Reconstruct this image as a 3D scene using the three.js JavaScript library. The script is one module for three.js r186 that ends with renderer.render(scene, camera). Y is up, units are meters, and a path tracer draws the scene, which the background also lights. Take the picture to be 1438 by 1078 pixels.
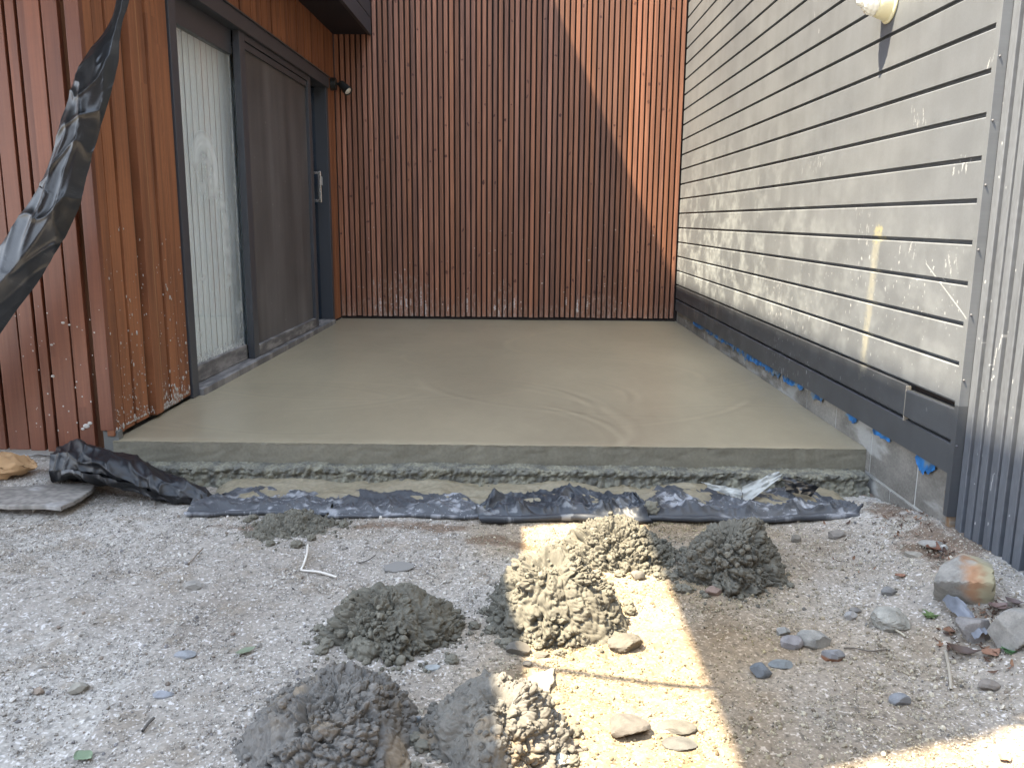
import * as THREE from 'three';
import { mergeGeometries, mergeVertices, toCreasedNormals } from 'three/addons/utils/BufferGeometryUtils.js';
import { RoundedBoxGeometry } from 'three/addons/geometries/RoundedBoxGeometry.js';

// ---------------------------------------------------------------- camera, sky, sun, exposure
const scene = new THREE.Scene();
const CAM_Y = 1.0588;
const camera = new THREE.PerspectiveCamera(48.77, 1438 / 1078, 0.05, 400);
camera.position.set(0, CAM_Y, 0);
camera.rotation.set(-0.1912, 0.013, 0.0077, 'YXZ');
camera.updateMatrixWorld(true);
const renderer = new THREE.WebGLRenderer({ antialias: true });
renderer.toneMapping = THREE.LinearToneMapping;
renderer.toneMappingExposure = 4.9;
renderer.shadowMap.enabled = true;

const SUN = new THREE.Vector3(-1, 2.08, 0.33).normalize();
const sun = new THREE.DirectionalLight(new THREE.Color(1.0, 0.86, 0.64), 5);
sun.position.copy(SUN).multiplyScalar(30).add(new THREE.Vector3(0, 0, -4));
sun.target.position.set(0, 0, -4);
sun.castShadow = true;
sun.shadow.radius = 1;
sun.shadow.mapSize.set(4096, 4096);
Object.assign(sun.shadow.camera, { left: -9, right: 9, top: 9, bottom: -9, near: 1, far: 60 });
scene.add(sun, sun.target);

// ---------------------------------------------------------------- noise
function mulberry(a) { return () => { a |= 0; a = a + 0x6D2B79F5 | 0; let t = Math.imul(a ^ a >>> 15, 1 | a); t = t + Math.imul(t ^ t >>> 7, 61 | t) ^ t; return ((t ^ t >>> 14) >>> 0) / 4294967296; }; }
const rnd = mulberry(20240611);
const rr = (a, b) => a + (b - a) * rnd();
const clamp = (x, a = 0, b = 1) => Math.min(b, Math.max(a, x));
const sst = (a, b, x) => { const t = clamp((x - a) / (b - a)); return t * t * (3 - 2 * t); };
const mix = (a, b, t) => a + (b - a) * t;
function h3(x, y, z) { let h = Math.imul(x, 374761393) ^ Math.imul(y, 668265263) ^ Math.imul(z, 2147483647 - 1640531535); h = Math.imul(h ^ h >>> 13, 1274126177); h ^= h >>> 16; h = Math.imul(h, 0x85ebca6b); return ((h ^ h >>> 13) >>> 0) / 4294967296; }
function n2(x, y, s = 0) {
  const i = Math.floor(x), j = Math.floor(y); let u = x - i, v = y - j; u = u * u * (3 - 2 * u); v = v * v * (3 - 2 * v);
  const a = h3(i, j, s), b = h3(i + 1, j, s), c = h3(i, j + 1, s), d = h3(i + 1, j + 1, s);
  return a + (b - a) * u + (c - a) * v + (a - b - c + d) * u * v;
}
function n3(x, y, z) { const k = Math.floor(z); let w = z - k; w = w * w * (3 - 2 * w); return mix(n2(x, y, k), n2(x, y, k + 1), w); }
function fbm2(x, y, o = 4, s = 0) { let a = 0, w = 0.5, t = 0; for (let i = 0; i < o; i++) { a += w * n2(x, y, s + i * 17); t += w; w *= 0.5; x *= 2.03; y *= 2.03; } return a / t; }
function fbm3(x, y, z, o = 3) { let a = 0, w = 0.5, t = 0; for (let i = 0; i < o; i++) { a += w * n3(x + i * 7, y + i * 3, z + i * 11); t += w; w *= 0.5; x *= 2.03; y *= 2.03; z *= 2.03; } return a / t; }
function worley(x, y, z) {                     // distance to nearest and second nearest point
  const X = Math.floor(x), Y = Math.floor(y), Z = Math.floor(z); let f1 = 9, f2 = 9;
  for (let i = -1; i <= 1; i++) for (let j = -1; j <= 1; j++) for (let k = -1; k <= 1; k++) {
    const a = X + i, b = Y + j, c = Z + k, dx = a + h3(a, b, c) - x, dy = b + h3(a + 91, b, c) - y, dz = c + h3(a, b + 57, c) - z, d = dx * dx + dy * dy + dz * dz;
    if (d < f1) { f2 = f1; f1 = d; } else if (d < f2) f2 = d;
  }
  return [Math.sqrt(f1), Math.sqrt(f2)];
}

// sky: blue overhead, paler to the horizon, with soft broken cloud
{
  const W = 512, H = 256, d = new Float32Array(W * H * 4);
  for (let j = 0; j < H; j++) for (let i = 0; i < W; i++) {
    const el = ((j + 0.5) / H - 0.5) * Math.PI, az = ((i + 0.5) / W - 0.5) * 2 * Math.PI, y = Math.sin(el), c = Math.cos(el);
    let r, g, b;
    if (y > -0.02) {
      const t = Math.pow(clamp(y), 0.55);
      r = mix(1.0, 0.62, t); g = mix(1.04, 0.8, t); b = mix(1.08, 1.1, t);
      const p = 1 / (y + 0.25), cl = sst(0.5, 0.78, fbm3(c * Math.cos(az) * p * 1.3 + 5, c * Math.sin(az) * p * 1.3 + 9, 2.5, 5));
      r = mix(r, 1.5, cl * 0.8); g = mix(g, 1.5, cl * 0.8); b = mix(b, 1.55, cl * 0.8);
    } else { r = 0.3; g = 0.28; b = 0.25; }
    const o = (j * W + i) * 4, L = 1.0; d[o] = r * L; d[o + 1] = g * L; d[o + 2] = b * L; d[o + 3] = 1;
  }
  const t = new THREE.DataTexture(d, W, H, THREE.RGBAFormat, THREE.FloatType);
  t.mapping = THREE.EquirectangularReflectionMapping; t.magFilter = t.minFilter = THREE.LinearFilter; t.needsUpdate = true;
  scene.background = t; scene.environment = t;
}

// ---------------------------------------------------------------- where things stand: readings of the photograph turned into places
const F = 1189.16;
function dirOf(u, v) { return new THREE.Vector3((u - 719) / F, -(v - 539) / F, -1).applyQuaternion(camera.quaternion); }
const onX = (u, v, x) => { const d = dirOf(u, v); return d.multiplyScalar(x / d.x).add(camera.position); };
const onZ = (u, v, z) => { const d = dirOf(u, v); return d.multiplyScalar(z / d.z).add(camera.position); };
const onY = (u, v, y) => { const d = dirOf(u, v); return d.multiplyScalar((y - CAM_Y) / d.y).add(camera.position); };
const XL = -1.671, XR = 1.386, ZB = -7.74, ZF = -3.34, SY = 0.159;
function groundY(x, z) {
  let y = (fbm2(x * 2.1 + 3, z * 2.1, 3, 5) - 0.5) * 0.03 + (fbm2(x * 14, z * 14, 3, 9) - 0.5) * 0.012;
  y += 0.085 * sst(0.95, 1.4, x) * sst(-3.25, -2.7, z) + 0.085 * sst(-1.5, -1.9, x) * sst(-2.8, -3.2, z);
  if (z < -2.9) y = mix(y, y * 0.4 - 0.004, sst(-2.9, -3.1, z) * sst(-1.7, -1.3, x) * sst(1.35, 1.15, x));
  return y;
}
const sandSunTint = (x, z) => sst(-0.25, 0.25, x + (fbm2(x * 3, z * 3, 4, 88) - 0.5) * 0.9) * sst(1.2, 0.3, x + (fbm2(x * 3, z * 3, 4, 98) - 0.5) * 0.9) * (0.6 + 0.4 * n2(x * 6, z * 6, 4));   // sandy ground, its tan deepened along the sunlit strip to paint in warm sunlight
const DAMP = [[590, 742, 0.2, 0.05], [685, 762, 0.13, 0.07], [1275, 728, 0.2, 0.16], [400, 742, 0.2, 0.06], [1210, 690, 0.12, 0.1], [1330, 800, 0.14, 0.2]].map(([u, v, a, b]) => [onY(u, v, 0), a, b]);
const damp = (x, z) => { let m = 0; for (const [p, a, b] of DAMP) { const q = Math.hypot((x - p.x) / a, (z - p.z) / b) + (fbm2(x * 14, z * 14, 4, 120) - 0.5) * 1.6; m = Math.max(m, sst(1, 0.55, q)); } return m; };   // brown earth showing through
function hit(u, v) { let y = 0, p; for (let i = 0; i < 8; i++) { p = onY(u, v, y); y = groundY(p.x, p.z); } p.y = y; return p; }
const pxSize = (p) => -p.clone().sub(camera.position).applyQuaternion(camera.quaternion.clone().invert()).z / F;   // metres per photo pixel there

// ---------------------------------------------------------------- building helpers
const used = {};
function numbered(n) { const k = used[n] = (used[n] ?? -1) + 1; return k ? n + '_' + String(k).padStart(3, '0') : n; }
function thing(name, label, category, base = [0, 0, 0], group) {
  const o = new THREE.Group(); o.name = numbered(name); o.position.set(...base); o.userData = { label, category };
  if (group) o.userData.group = group; scene.add(o); return o;
}
function worldOf(o) { const p = new THREE.Vector3(); for (let q = o; q && q !== scene; q = q.parent) p.add(q.position); return p; }
function part(name, geo, mat, parent, extra) {           // geometry is given in world metres
  const g = Array.isArray(geo) ? merge(geo) : geo; const w = worldOf(parent);
  if (w.lengthSq() > 0) g.translate(-w.x, -w.y, -w.z);
  const m = new THREE.Mesh(g, mat); m.name = name; m.castShadow = m.receiveShadow = true; if (extra) Object.assign(m.userData, extra); parent.add(m); return m;
}
function solo(name, geo, mat, label, category, group) {  // a thing that is one mesh; geometry in world metres
  const g = Array.isArray(geo) ? merge(geo) : geo; g.computeBoundingBox(); const b = g.boundingBox;
  const c = new THREE.Vector3((b.min.x + b.max.x) / 2, b.min.y, (b.min.z + b.max.z) / 2); g.translate(-c.x, -c.y, -c.z);
  const m = new THREE.Mesh(g, mat); m.name = numbered(name); m.position.copy(c); m.castShadow = m.receiveShadow = true;
  m.userData = { label, category }; if (group) m.userData.group = group; scene.add(m); return m;
}
function struct(name, geo, mat) { const m = new THREE.Mesh(geo, mat); m.name = name; m.userData.kind = 'structure'; m.castShadow = m.receiveShadow = true; scene.add(m); return m; }
function merge(list) {
  const keys = ['position', 'normal', 'uv'], col = list.some((g) => g.attributes.color);
  return mergeGeometries(list.map((g) => { g = g.index ? g.toNonIndexed() : g; for (const k of Object.keys(g.attributes)) if (!keys.includes(k) && !(col && k === 'color')) g.deleteAttribute(k); return g; }));
}
// box between two corners with its edges eased
function box(x0, x1, y0, y1, z0, z1, bev = 0.002) {
  const w = Math.abs(x1 - x0), h = Math.abs(y1 - y0), d = Math.abs(z1 - z0);
  const g = bev > 0 ? new RoundedBoxGeometry(w, h, d, 1, Math.min(bev, w / 3, h / 3, d / 3)) : new THREE.BoxGeometry(w, h, d);
  return g.translate((x0 + x1) / 2, (y0 + y1) / 2, (z0 + z1) / 2);
}
// uv from two world axes: u = (a - a0) / aw, v = (b - b0) / bh
function planar(g, a, a0, aw, b, b0, bh) {
  const p = g.attributes.position, uv = new Float32Array(p.count * 2), get = { x: (i) => p.getX(i), y: (i) => p.getY(i), z: (i) => p.getZ(i) };
  for (let i = 0; i < p.count; i++) { uv[2 * i] = (get[a](i) - a0) / aw; uv[2 * i + 1] = (get[b](i) - b0) / bh; }
  g.setAttribute('uv', new THREE.BufferAttribute(uv, 2)); return g;
}
function paint(g, f) {                                    // vertex colours, given in sRGB 0..255
  const p = g.attributes.position, c = new Float32Array(p.count * 3), k = new THREE.Color();
  for (let i = 0; i < p.count; i++) { const [r, gg, b] = f(p.getX(i), p.getY(i), p.getZ(i), i); k.setRGB(r / 255, gg / 255, b / 255, THREE.SRGBColorSpace); c[3 * i] = k.r; c[3 * i + 1] = k.g; c[3 * i + 2] = k.b; }
  g.setAttribute('color', new THREE.BufferAttribute(c, 3)); return g;
}
function tube(pts, r, seg = 40, rad = 8, closed = false) { return new THREE.TubeGeometry(new THREE.CatmullRomCurve3(pts.map((p) => p.isVector3 ? p : new THREE.Vector3(...p))), seg, r, rad, closed); }

const noiseGrid = (nx, nz, f) => {                         // surface over a unit square, f(s, t) gives x, y, z
  const P = [], U = [], I = [];
  for (let j = 0; j <= nz; j++) for (let i = 0; i <= nx; i++) { const q = f(i / nx, j / nz); P.push(q[0], q[1], q[2]); U.push(q[3] ?? q[0], q[4] ?? q[2]); }
  for (let j = 0; j < nz; j++) for (let i = 0; i < nx; i++) { const a = j * (nx + 1) + i; I.push(a, a + nx + 1, a + 1, a + 1, a + nx + 1, a + nx + 2); }
  const g = new THREE.BufferGeometry(); g.setAttribute('position', new THREE.Float32BufferAttribute(P, 3)); g.setAttribute('uv', new THREE.Float32BufferAttribute(U, 2)); g.setIndex(I); g.computeVertexNormals(); return g;
};
class Pic {                                               // a picture painted in metres, colours in sRGB 0..255
  constructor(w, h, mw, mh) { Object.assign(this, { w, h, mw, mh, d: new Float32Array(w * h * 3) }); }
  fill(f) { for (let j = 0; j < this.h; j++) for (let i = 0; i < this.w; i++) { const c = f((i + 0.5) / this.w * this.mw, (j + 0.5) / this.h * this.mh), o = (j * this.w + i) * 3; this.d[o] = c[0]; this.d[o + 1] = c[1]; this.d[o + 2] = c[2]; } return this; }
  dab(x, y, rx, ry, c, a, rough = 0.5, ang = 0) {         // a ragged spot
    const R = Math.max(rx, ry) * 1.4, i0 = Math.max(0, Math.floor((x - R) / this.mw * this.w)), i1 = Math.min(this.w - 1, Math.ceil((x + R) / this.mw * this.w)), j0 = Math.max(0, Math.floor((y - R) / this.mh * this.h)), j1 = Math.min(this.h - 1, Math.ceil((y + R) / this.mh * this.h)), s = Math.floor(rnd() * 1e4), ca = Math.cos(ang), sa = Math.sin(ang);
    for (let j = j0; j <= j1; j++) for (let i = i0; i <= i1; i++) {
      const dx = (i + 0.5) / this.w * this.mw - x, dy = (j + 0.5) / this.h * this.mh - y, px = (dx * ca + dy * sa) / rx, py = (-dx * sa + dy * ca) / ry;
      const q = Math.sqrt(px * px + py * py) + (n2(dx / (rx + ry) * 5 + 50, dy / (rx + ry) * 5 + 50, s) - 0.5) * rough * 2, k = a * sst(1, 0.75, q);
      if (k > 0) { const o = (j * this.w + i) * 3; for (let e = 0; e < 3; e++) this.d[o + e] = mix(this.d[o + e], c[e], k); }
    }
  }
  line(x0, y0, x1, y1, w, c, a) { const n = Math.ceil(Math.hypot(x1 - x0, y1 - y0) / (w * 0.7)); for (let i = 0; i <= n; i++) this.dab(mix(x0, x1, i / n), mix(y0, y1, i / n), w, w, c, a * rr(0.5, 1), 0.3); }
  tex(srgb = true, repeat = false) {
    const b = new Uint8Array(this.w * this.h * 4);
    for (let i = 0; i < this.w * this.h; i++) { for (let e = 0; e < 3; e++) b[4 * i + e] = clamp(this.d[3 * i + e], 0, 255); b[4 * i + 3] = 255; }
    const t = new THREE.DataTexture(b, this.w, this.h); if (srgb) t.colorSpace = THREE.SRGBColorSpace;
    t.magFilter = THREE.LinearFilter; t.minFilter = THREE.LinearMipmapLinearFilter; t.generateMipmaps = true; t.anisotropy = 8;
    if (repeat) t.wrapS = t.wrapT = THREE.RepeatWrapping; t.needsUpdate = true; return t;
  }
}
const grey = (v) => [v, v, v], lin = (a, b, t) => [mix(a[0], b[0], t), mix(a[1], b[1], t), mix(a[2], b[2], t)], mul = (c, k) => [c[0] * k, c[1] * k, c[2] * k];
const std = (o) => new THREE.MeshStandardMaterial(o);

// ---------------------------------------------------------------- materials
// rough-sawn stained boards of the left house (1 m x 2 m, repeated)
function woodPic(base, dark, s) {
  return new Pic(512, 1024, 1, 2).fill((x, y) => {
    const g = fbm2(x * 60, y * 2.2, 4, s), f = n2(x * 260, y * 9, s + 3), sw = n2(x * 14 + y * 60, y * 130 - x * 40, s + 8), big = fbm2(x * 5, y * 1.2, 3, s + 30);
    const c = lin(dark, base, clamp(0.15 + g * 0.9 + (f - 0.5) * 0.35 + (big - 0.5) * 0.9)); return mul(c, 0.985 + sw * 0.03);
  });
}
const frontWood = woodPic([124, 77, 57], [92, 54, 40], 11), sideWood = woodPic([150, 96, 62], [100, 60, 38], 77);
const sawBump = new Pic(512, 1024, 1, 2).fill((x, y) => grey(150 + 70 * (fbm2(x * 90, y * 3, 3, 4) - 0.5) + 10 * (n2(x * 20 + y * 40, y * 170 - x * 60, 8) - 0.5))).tex(false, true);
const mFront = std({ map: frontWood.tex(true, true), bumpMap: sawBump, bumpScale: 0.001, roughness: 0.42 });
const mSide = std({ map: sideWood.tex(true, true), bumpMap: sawBump, bumpScale: 0.0012, roughness: 0.62 });
const mLitEdge = std({ color: new THREE.Color(0.36, 0.2, 0.095), roughness: 0.75 });
const mBack = std({ color: new THREE.Color(0.018, 0.012, 0.01), roughness: 0.9 });
const mBrownBack = std({ color: new THREE.Color(0.09, 0.038, 0.016), roughness: 0.85 });
const mCharcoal = std({ color: new THREE.Color(0.045, 0.045, 0.052), roughness: 0.6 });
const mAlu = std({ color: new THREE.Color(0.062, 0.068, 0.08), roughness: 0.4, metalness: 0.2 });
function dustyAlu() {
  const p = new Pic(1024, 128, 3.2, 0.4).fill((x, y) => lin([80, 79, 80], [150, 147, 144], sst(0.25, 0.8, fbm2(x * 9, y * 40, 6, 3)) * 0.75 + 0.25 * n2(x * 190, y * 190, 4)));
  return std({ map: p.tex(), roughness: 0.7 });
}
const mRail = dustyAlu();

// ---------------------------------------------------------------- ground: one sheet, fine where the photograph looks
const gravelPic = new Pic(2048, 2048, 3, 3).fill((x, y) => {
  const big = fbm2(x * 1.7, y * 1.7, 4, 2), mid = fbm2(x * 9, y * 9, 4, 41), fine = n2(x * 190, y * 190, 7), f2 = n2(x * 420, y * 420, 8), f3 = n2(x * 95, y * 95, 9);
  let c = lin([143, 134, 123], [173, 167, 158], clamp(big * 1.7 - 0.25));
  c = lin(c, [134, 122, 106], sst(0.56, 0.72, mid) * 0.5);
  const k = 0.86 + 0.15 * fine + 0.14 * (f2 - 0.5) + 0.12 * (f3 - 0.5); c = mul(c, k);
  return fine > 0.82 ? lin(c, [210, 206, 204], 0.7) : f3 < 0.14 ? mul(c, 0.82) : c;
});
{
  const span = (a, b, step) => { const o = []; for (let v = a; v < b - 1e-6; v += step) o.push(v); return o; };
  const xs = [-200, -80, -30, -12, -6, -3.6, ...span(-2.6, 1.75, 0.012), 1.75, 2.6, 5, 12, 30, 80, 200];
  const zs = [-200, -80, -30, -14, -8.2, -5, ...span(-3.6, -1.25, 0.012), -1.2, -0.8, 0, 2, 6, 14, 40, 200];
  const P = [], U = [], I = [], n = xs.length;
  for (const z of zs) for (const x of xs) {
    const inside = x > -3 && x < 2 && z > -3.7 && z < -0.9;
    let y = inside ? groundY(x, z) + (n2(x * 55, z * 55, 3) - 0.5) * 0.006 + (n2(x * 120, z * 120, 4) - 0.5) * 0.003 : -0.02;
    if (z < -3.45) y = Math.min(y, -0.03);
    P.push(x, y, z); U.push(x / 3 + 5.3, z / 3 + 7.1);
  }
  for (let j = 0; j < zs.length - 1; j++) for (let i = 0; i < n - 1; i++) { const a = j * n + i; I.push(a, a + n, a + 1, a + 1, a + n, a + n + 1); }
  const g = new THREE.BufferGeometry(); g.setAttribute('position', new THREE.Float32BufferAttribute(P, 3)); g.setAttribute('uv', new THREE.Float32BufferAttribute(U, 2)); g.setIndex(I); g.computeVertexNormals();
  paint(g, (x, y, z) => lin(lin([255, 255, 255], [220, 198, 168], sandSunTint(x, z)), [150, 122, 100], 0.62 * damp(x, z))); struct('ground', g, std({ map: gravelPic.tex(true, true), vertexColors: true, roughness: 0.95 }));
}

// ---------------------------------------------------------------- left house
const house = thing('timber_house', 'house of vertical red-brown timber boards with a dark upper storey, left of the slab', 'house', [XL - 1.2, 0, -5.5]);
const HX = -1.3426, SOF = 2.624;
function strip(g, along, mat2) {                           // uv of a board: grain runs up, each board at its own offset
  const o = rnd() * 3, q = rnd() * 2; return planar(g, along, -o, 1, 'y', -q, 2);
}
// front face, towards the yard: boards of about 208 mm cover with one wide and one narrow channel
{
  const spans = [];
  spans.push([-1.726, XL, 'c']);
  for (let k = 0; k < 6; k++) { const o = -0.2085 * k; spans.push([-1.8135 + o, -1.753 + o], [-1.903 + o, -1.8195 + o], [-1.951 + o, -1.915 + o]); }
  spans.forEach(([a, b, c], i) => part('front_board', strip(box(a, b, c ? 0.2 : 0.112 + rr(-0.004, 0.004), SOF, ZF - 0.03, ZF + rr(-0.0015, 0.0015), 0.0025), 'x'), mFront, house));
  part('channel_backing', box(-3.2, XL - 0.02, 0.12, SOF, ZF - 0.06, ZF - 0.026, 0), mBrownBack, house);
  part('corner_block', box(-1.724, -1.66, 0.02, 0.196, ZF - 0.05, ZF - 0.012, 0.003), std({ color: new THREE.Color(0.14, 0.14, 0.13), roughness: 0.9 }), house, { label: 'raw grey footing below the corner board' });
}
// side face, along the slab
{
  const S = [[-3.437, -3.341], [-3.526, -3.443], [-3.67, -3.553], [-3.797, -3.721, 0.012], [-3.898, -3.801], [-4.022, -3.93], [-4.15, -4.028]];
  for (const [a, b, out = 0] of S) part('side_board', strip(box(XL - 0.03, XL + out + rr(-0.001, 0.001), 0.178 + rr(-0.004, 0.006), SOF, a, b, 0.0025), 'z'), mSide, house);
  part('side_board', box(XL - 0.02, XL + 0.0128, 0.2, SOF, -3.7995, -3.7972, 0), mLitEdge, house, { label: 'bright edge of a side board, its lit look painted in' });  // edge coloured brighter to paint in the light it catches
  let z = -4.165, k = 0; const W = [0.1, 0.083, 0.117, 0.076, 0.097, 0.092];
  while (z > -7.42) { const w = W[k % 6]; part('side_board', strip(box(XL - 0.03, XL + rr(-0.002, 0.002), 2.222 + rr(-0.003, 0.003), SOF, z - w, z, 0.0025), 'z'), mSide, house); z -= w + [0.006, 0.022, 0.006, 0.026, 0.004, 0.012][k % 6]; k++; }
  for (const [a, b] of [[-7.535, -7.438], [-7.632, -7.541], [-7.705, -7.645]]) part('side_board', strip(box(XL - 0.03, XL, 0.178, SOF, a, b, 0.0025), 'z'), mSide, house);
  part('side_backing', [box(XL - 0.06, XL - 0.022, 0.17, SOF, -4.165, ZF - 0.02, 0), box(XL - 0.06, XL - 0.017, 2.2, SOF, -7.44, -4.165, 0), box(XL - 0.06, XL - 0.017, 0.17, SOF, ZB, -7.44, 0)], mBrownBack, house);
  // room behind the door, closed with thick walls
  const dk = std({ color: new THREE.Color(0.6, 0.6, 0.6), roughness: 0.9 });
  part('room_wall', [box(-4.3, -4.2, 0, 2.7, ZB, ZF - 0.05, 0), box(-4.2, XL - 0.061, -0.1, 0.1, ZB, ZF - 0.05, 0), box(-4.2, XL - 0.061, 0.1, 2.62, ZF - 0.13, ZF - 0.046, 0), box(-4.2, XL - 0.061, 0.1, 2.62, ZB, ZB + 0.08, 0)], dk, house);
}
// upper storey: overhangs the slab, with its soffit, horizontal fascia boards, the covered balcony towards the yard
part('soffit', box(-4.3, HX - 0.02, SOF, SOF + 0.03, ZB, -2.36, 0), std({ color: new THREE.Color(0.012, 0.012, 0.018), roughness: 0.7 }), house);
for (let k = 0; k < 6; k++) part('fascia_board', box(HX - 0.03, HX, SOF + 0.135 * k - (k ? 0 : 0.004), SOF + 0.135 * (k + 1) - 0.007, ZB, -2.36, 0.003), mCharcoal, house);
part('upper_wall', box(-4.3, HX - 0.012, SOF + 0.03, 6.17, ZB, -2.36, 0), mCharcoal, house);
part('balcony_floor', box(-4.3, HX, SOF, 2.812, -2.36, -0.84, 0), mCharcoal, house);
part('balcony_screen', box(HX - 0.05, HX, 3.8, 6.185, -2.36, -0.86, 0), mCharcoal, house);
part('roof', box(-4.45, HX, 6.17, 6.185, ZB, -2.36, 0), mCharcoal, house);

// the sliding door in the side face
{
  const door = new THREE.Group(); door.name = 'sliding_door'; house.add(door);
  const D = (n, g, m, e) => part(n, g, m, door, e);
  D('door_frame', [box(XL - 0.12, XL + 0.006, 0.16, 2.215, -4.25, -4.165, 0.003), box(XL - 0.12, XL + 0.006, 0.16, 2.215, -7.43, -7.362, 0.003), box(XL - 0.12, XL + 0.018, 2.132, 2.218, -7.43, -4.165, 0.003)], mAlu);
  D('sill', planar(box(XL - 0.13, XL + 0.03, 0.13, 0.195, -7.362, -4.25, 0.004), 'z', -7.4, 3.2, 'x', -1.85, 0.4), mRail);
  // near panel: glass in a deep frame
  const glass = new THREE.MeshPhysicalMaterial({ color: 0xffffff, roughness: 0.02, transmission: 1, thickness: 0, ior: 1.5 });
  D('bottom_rail', planar(box(XL - 0.09, XL - 0.05, 0.198, 0.288, -5.2, -4.25, 0.003), 'z', -7.4, 3.2, 'y', 0.1, 0.4), mRail);
  D('top_rail', box(XL - 0.09, XL - 0.05, 1.995, 2.132, -5.2, -4.25, 0.003), mAlu);
  D('glass_pane', box(XL - 0.074, XL - 0.068, 0.288, 1.995, -5.21, -4.25, 0), glass);
  // middle panel: insect screen in a slim frame, one step forward
  D('screen_stile', box(XL - 0.045, XL - 0.003, 0.196, 2.132, -5.3, -5.2, 0.004), mAlu);
  D('screen_stile', box(XL - 0.045, XL - 0.003, 0.196, 2.132, -6.88, -6.79, 0.004), mAlu);
  D('screen_rail', planar(box(XL - 0.045, XL - 0.003, 0.196, 0.27, -6.79, -5.3, 0.004), 'z', -7.4, 3.2, 'y', 0.1, 0.4), mRail);
  D('screen_rail', [box(XL - 0.045, XL - 0.003, 2.094, 2.132, -6.79, -5.3, 0.003), box(XL - 0.04, XL - 0.012, 2.05, 2.09, -6.79, -5.3, 0.003)], mAlu);
  const net = new Pic(512, 512, 1.5, 1.8).fill((x, y) => { const s = fbm2(x * 7, y * 0.7, 4, 61), b = fbm2(x * 3, y * 3, 3, 62); return mul([86, 84, 84], 0.72 + 0.5 * s + 0.25 * (b - 0.5) + 0.12 * (n2(x * 300, y * 300, 6) - 0.5)); });
  for (let i = 0; i < 26; i++) net.dab(rr(0.2, 1.5), rr(0, 1.8), rr(0.002, 0.005), rr(0.002, 0.006), [170, 168, 165], 0.8);
  D('insect_screen', planar(box(XL - 0.032, XL - 0.027, 0.27, 2.05, -6.79, -5.3, 0), 'z', -6.8, 1.5, 'y', 0.26, 1.8), std({ map: net.tex(), roughness: 0.55 }));
  // far panel: dark blue glass, added fluted slats behind it stand for reflected stripes
  D('glass_pane', box(XL - 0.1, XL - 0.094, 0.2, 2.132, -7.362, -6.85, 0), new THREE.MeshPhysicalMaterial({ color: new THREE.Color(0.5, 0.68, 0.8), roughness: 0.03, transmission: 1, thickness: 0 }));
  D('meeting_stile', box(XL - 0.09, XL - 0.05, 0.196, 2.132, -6.97, -6.885, 0.004), mAlu);
  const hp = onX(443.5, 262, XL - 0.02), st = std({ color: new THREE.Color(0.72, 0.72, 0.7), roughness: 0.25, metalness: 0.85 });
  const bk = D('lock_plate', box(XL - 0.075, XL - 0.045, hp.y - 0.13, hp.y + 0.13, hp.z - 0.03, hp.z + 0.03, 0.006), std({ color: new THREE.Color(0.02, 0.02, 0.022), roughness: 0.4 }));
  D('handle', [box(XL - 0.004, XL + 0.02, hp.y - 0.125, hp.y + 0.125, hp.z - 0.03, hp.z - 0.008, 0.005), box(XL - 0.05, XL, hp.y + 0.1, hp.y + 0.12, hp.z - 0.027, hp.z - 0.011, 0.004), box(XL - 0.05, XL, hp.y - 0.12, hp.y - 0.1, hp.z - 0.027, hp.z - 0.011, 0.004)], st);
  const s2 = onX(452, 254, XL - 0.05); D('sticker', box(XL - 0.052, XL - 0.049, s2.y - 0.035, s2.y + 0.035, s2.z - 0.02, s2.z + 0.02, 0), std({ color: new THREE.Color(0.5, 0.52, 0.52), roughness: 0.6 }));
  D('head_flashing', box(XL - 0.03, XL + 0.03, 2.218, 2.226, -7.44, -4.16, 0.001), mAlu);
  // wiped smudges on the near pane, plus an even haze painting its milky reflection
  const W = 256, H = 512, b = new Uint8Array(W * H * 4);
  for (let j = 0; j < H; j++) for (let i = 0; i < W; i++) {
    const x = i / W * 0.95, y = j / H * 1.7, cx = 0.46, cy = 1.02, dx = (x - cx) / 0.2, dy = (y - cy) / 0.2, q = Math.hypot(dx, dy), ang = Math.atan2(dy, dx);
    let a = 0.5 * sst(0.32, 0.06, Math.abs(q - 0.78)) * sst(-0.9, 0.3, Math.sin(ang + 0.5)) * (0.55 + 0.45 * n2(q * 14, ang * 2, 5)) + 0.2 * sst(1, 0.5, q) * n2(x * 30, y * 30, 2);
    const d2 = Math.abs(x - 0.62 - 0.12 * Math.sin(y * 3)); a += 0.32 * sst(0.1, 0.01, d2) * sst(0.25, 0.5, y) * sst(1.05, 0.85, y) * n2(x * 12, y * 26, 9);
    const edge = Math.min(x, 0.95 - x, y); a += 0.5 * sst(0.05, 0.004, edge + (n2(x * 60, y * 60, 8) - 0.5) * 0.04) * n2(x * 90, y * 90, 3);
    a += 0.16 + 0.12 * fbm2(x * 6, y * 4, 3, 41); a += 0.18 * sst(0.62, 0.8, fbm2(x * 9, y * 9, 4, 21)) * sst(0.9, 0.1, y); const v = clamp(a) * 255; b[(j * W + i) * 4] = b[(j * W + i) * 4 + 1] = b[(j * W + i) * 4 + 2] = v; b[(j * W + i) * 4 + 3] = 255;
  }
  const at = new THREE.DataTexture(b, W, H); at.magFilter = at.minFilter = THREE.LinearFilter; at.needsUpdate = true;
  const g = new THREE.PlaneGeometry(0.95, 1.7); g.rotateY(Math.PI / 2); g.translate(XL - 0.0665, 1.14, -4.725); D('smear_haze', g, std({ color: new THREE.Color(0.7, 0.74, 0.74), alphaMap: at, transparent: true, roughness: 0.9, side: THREE.DoubleSide }));
}
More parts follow.
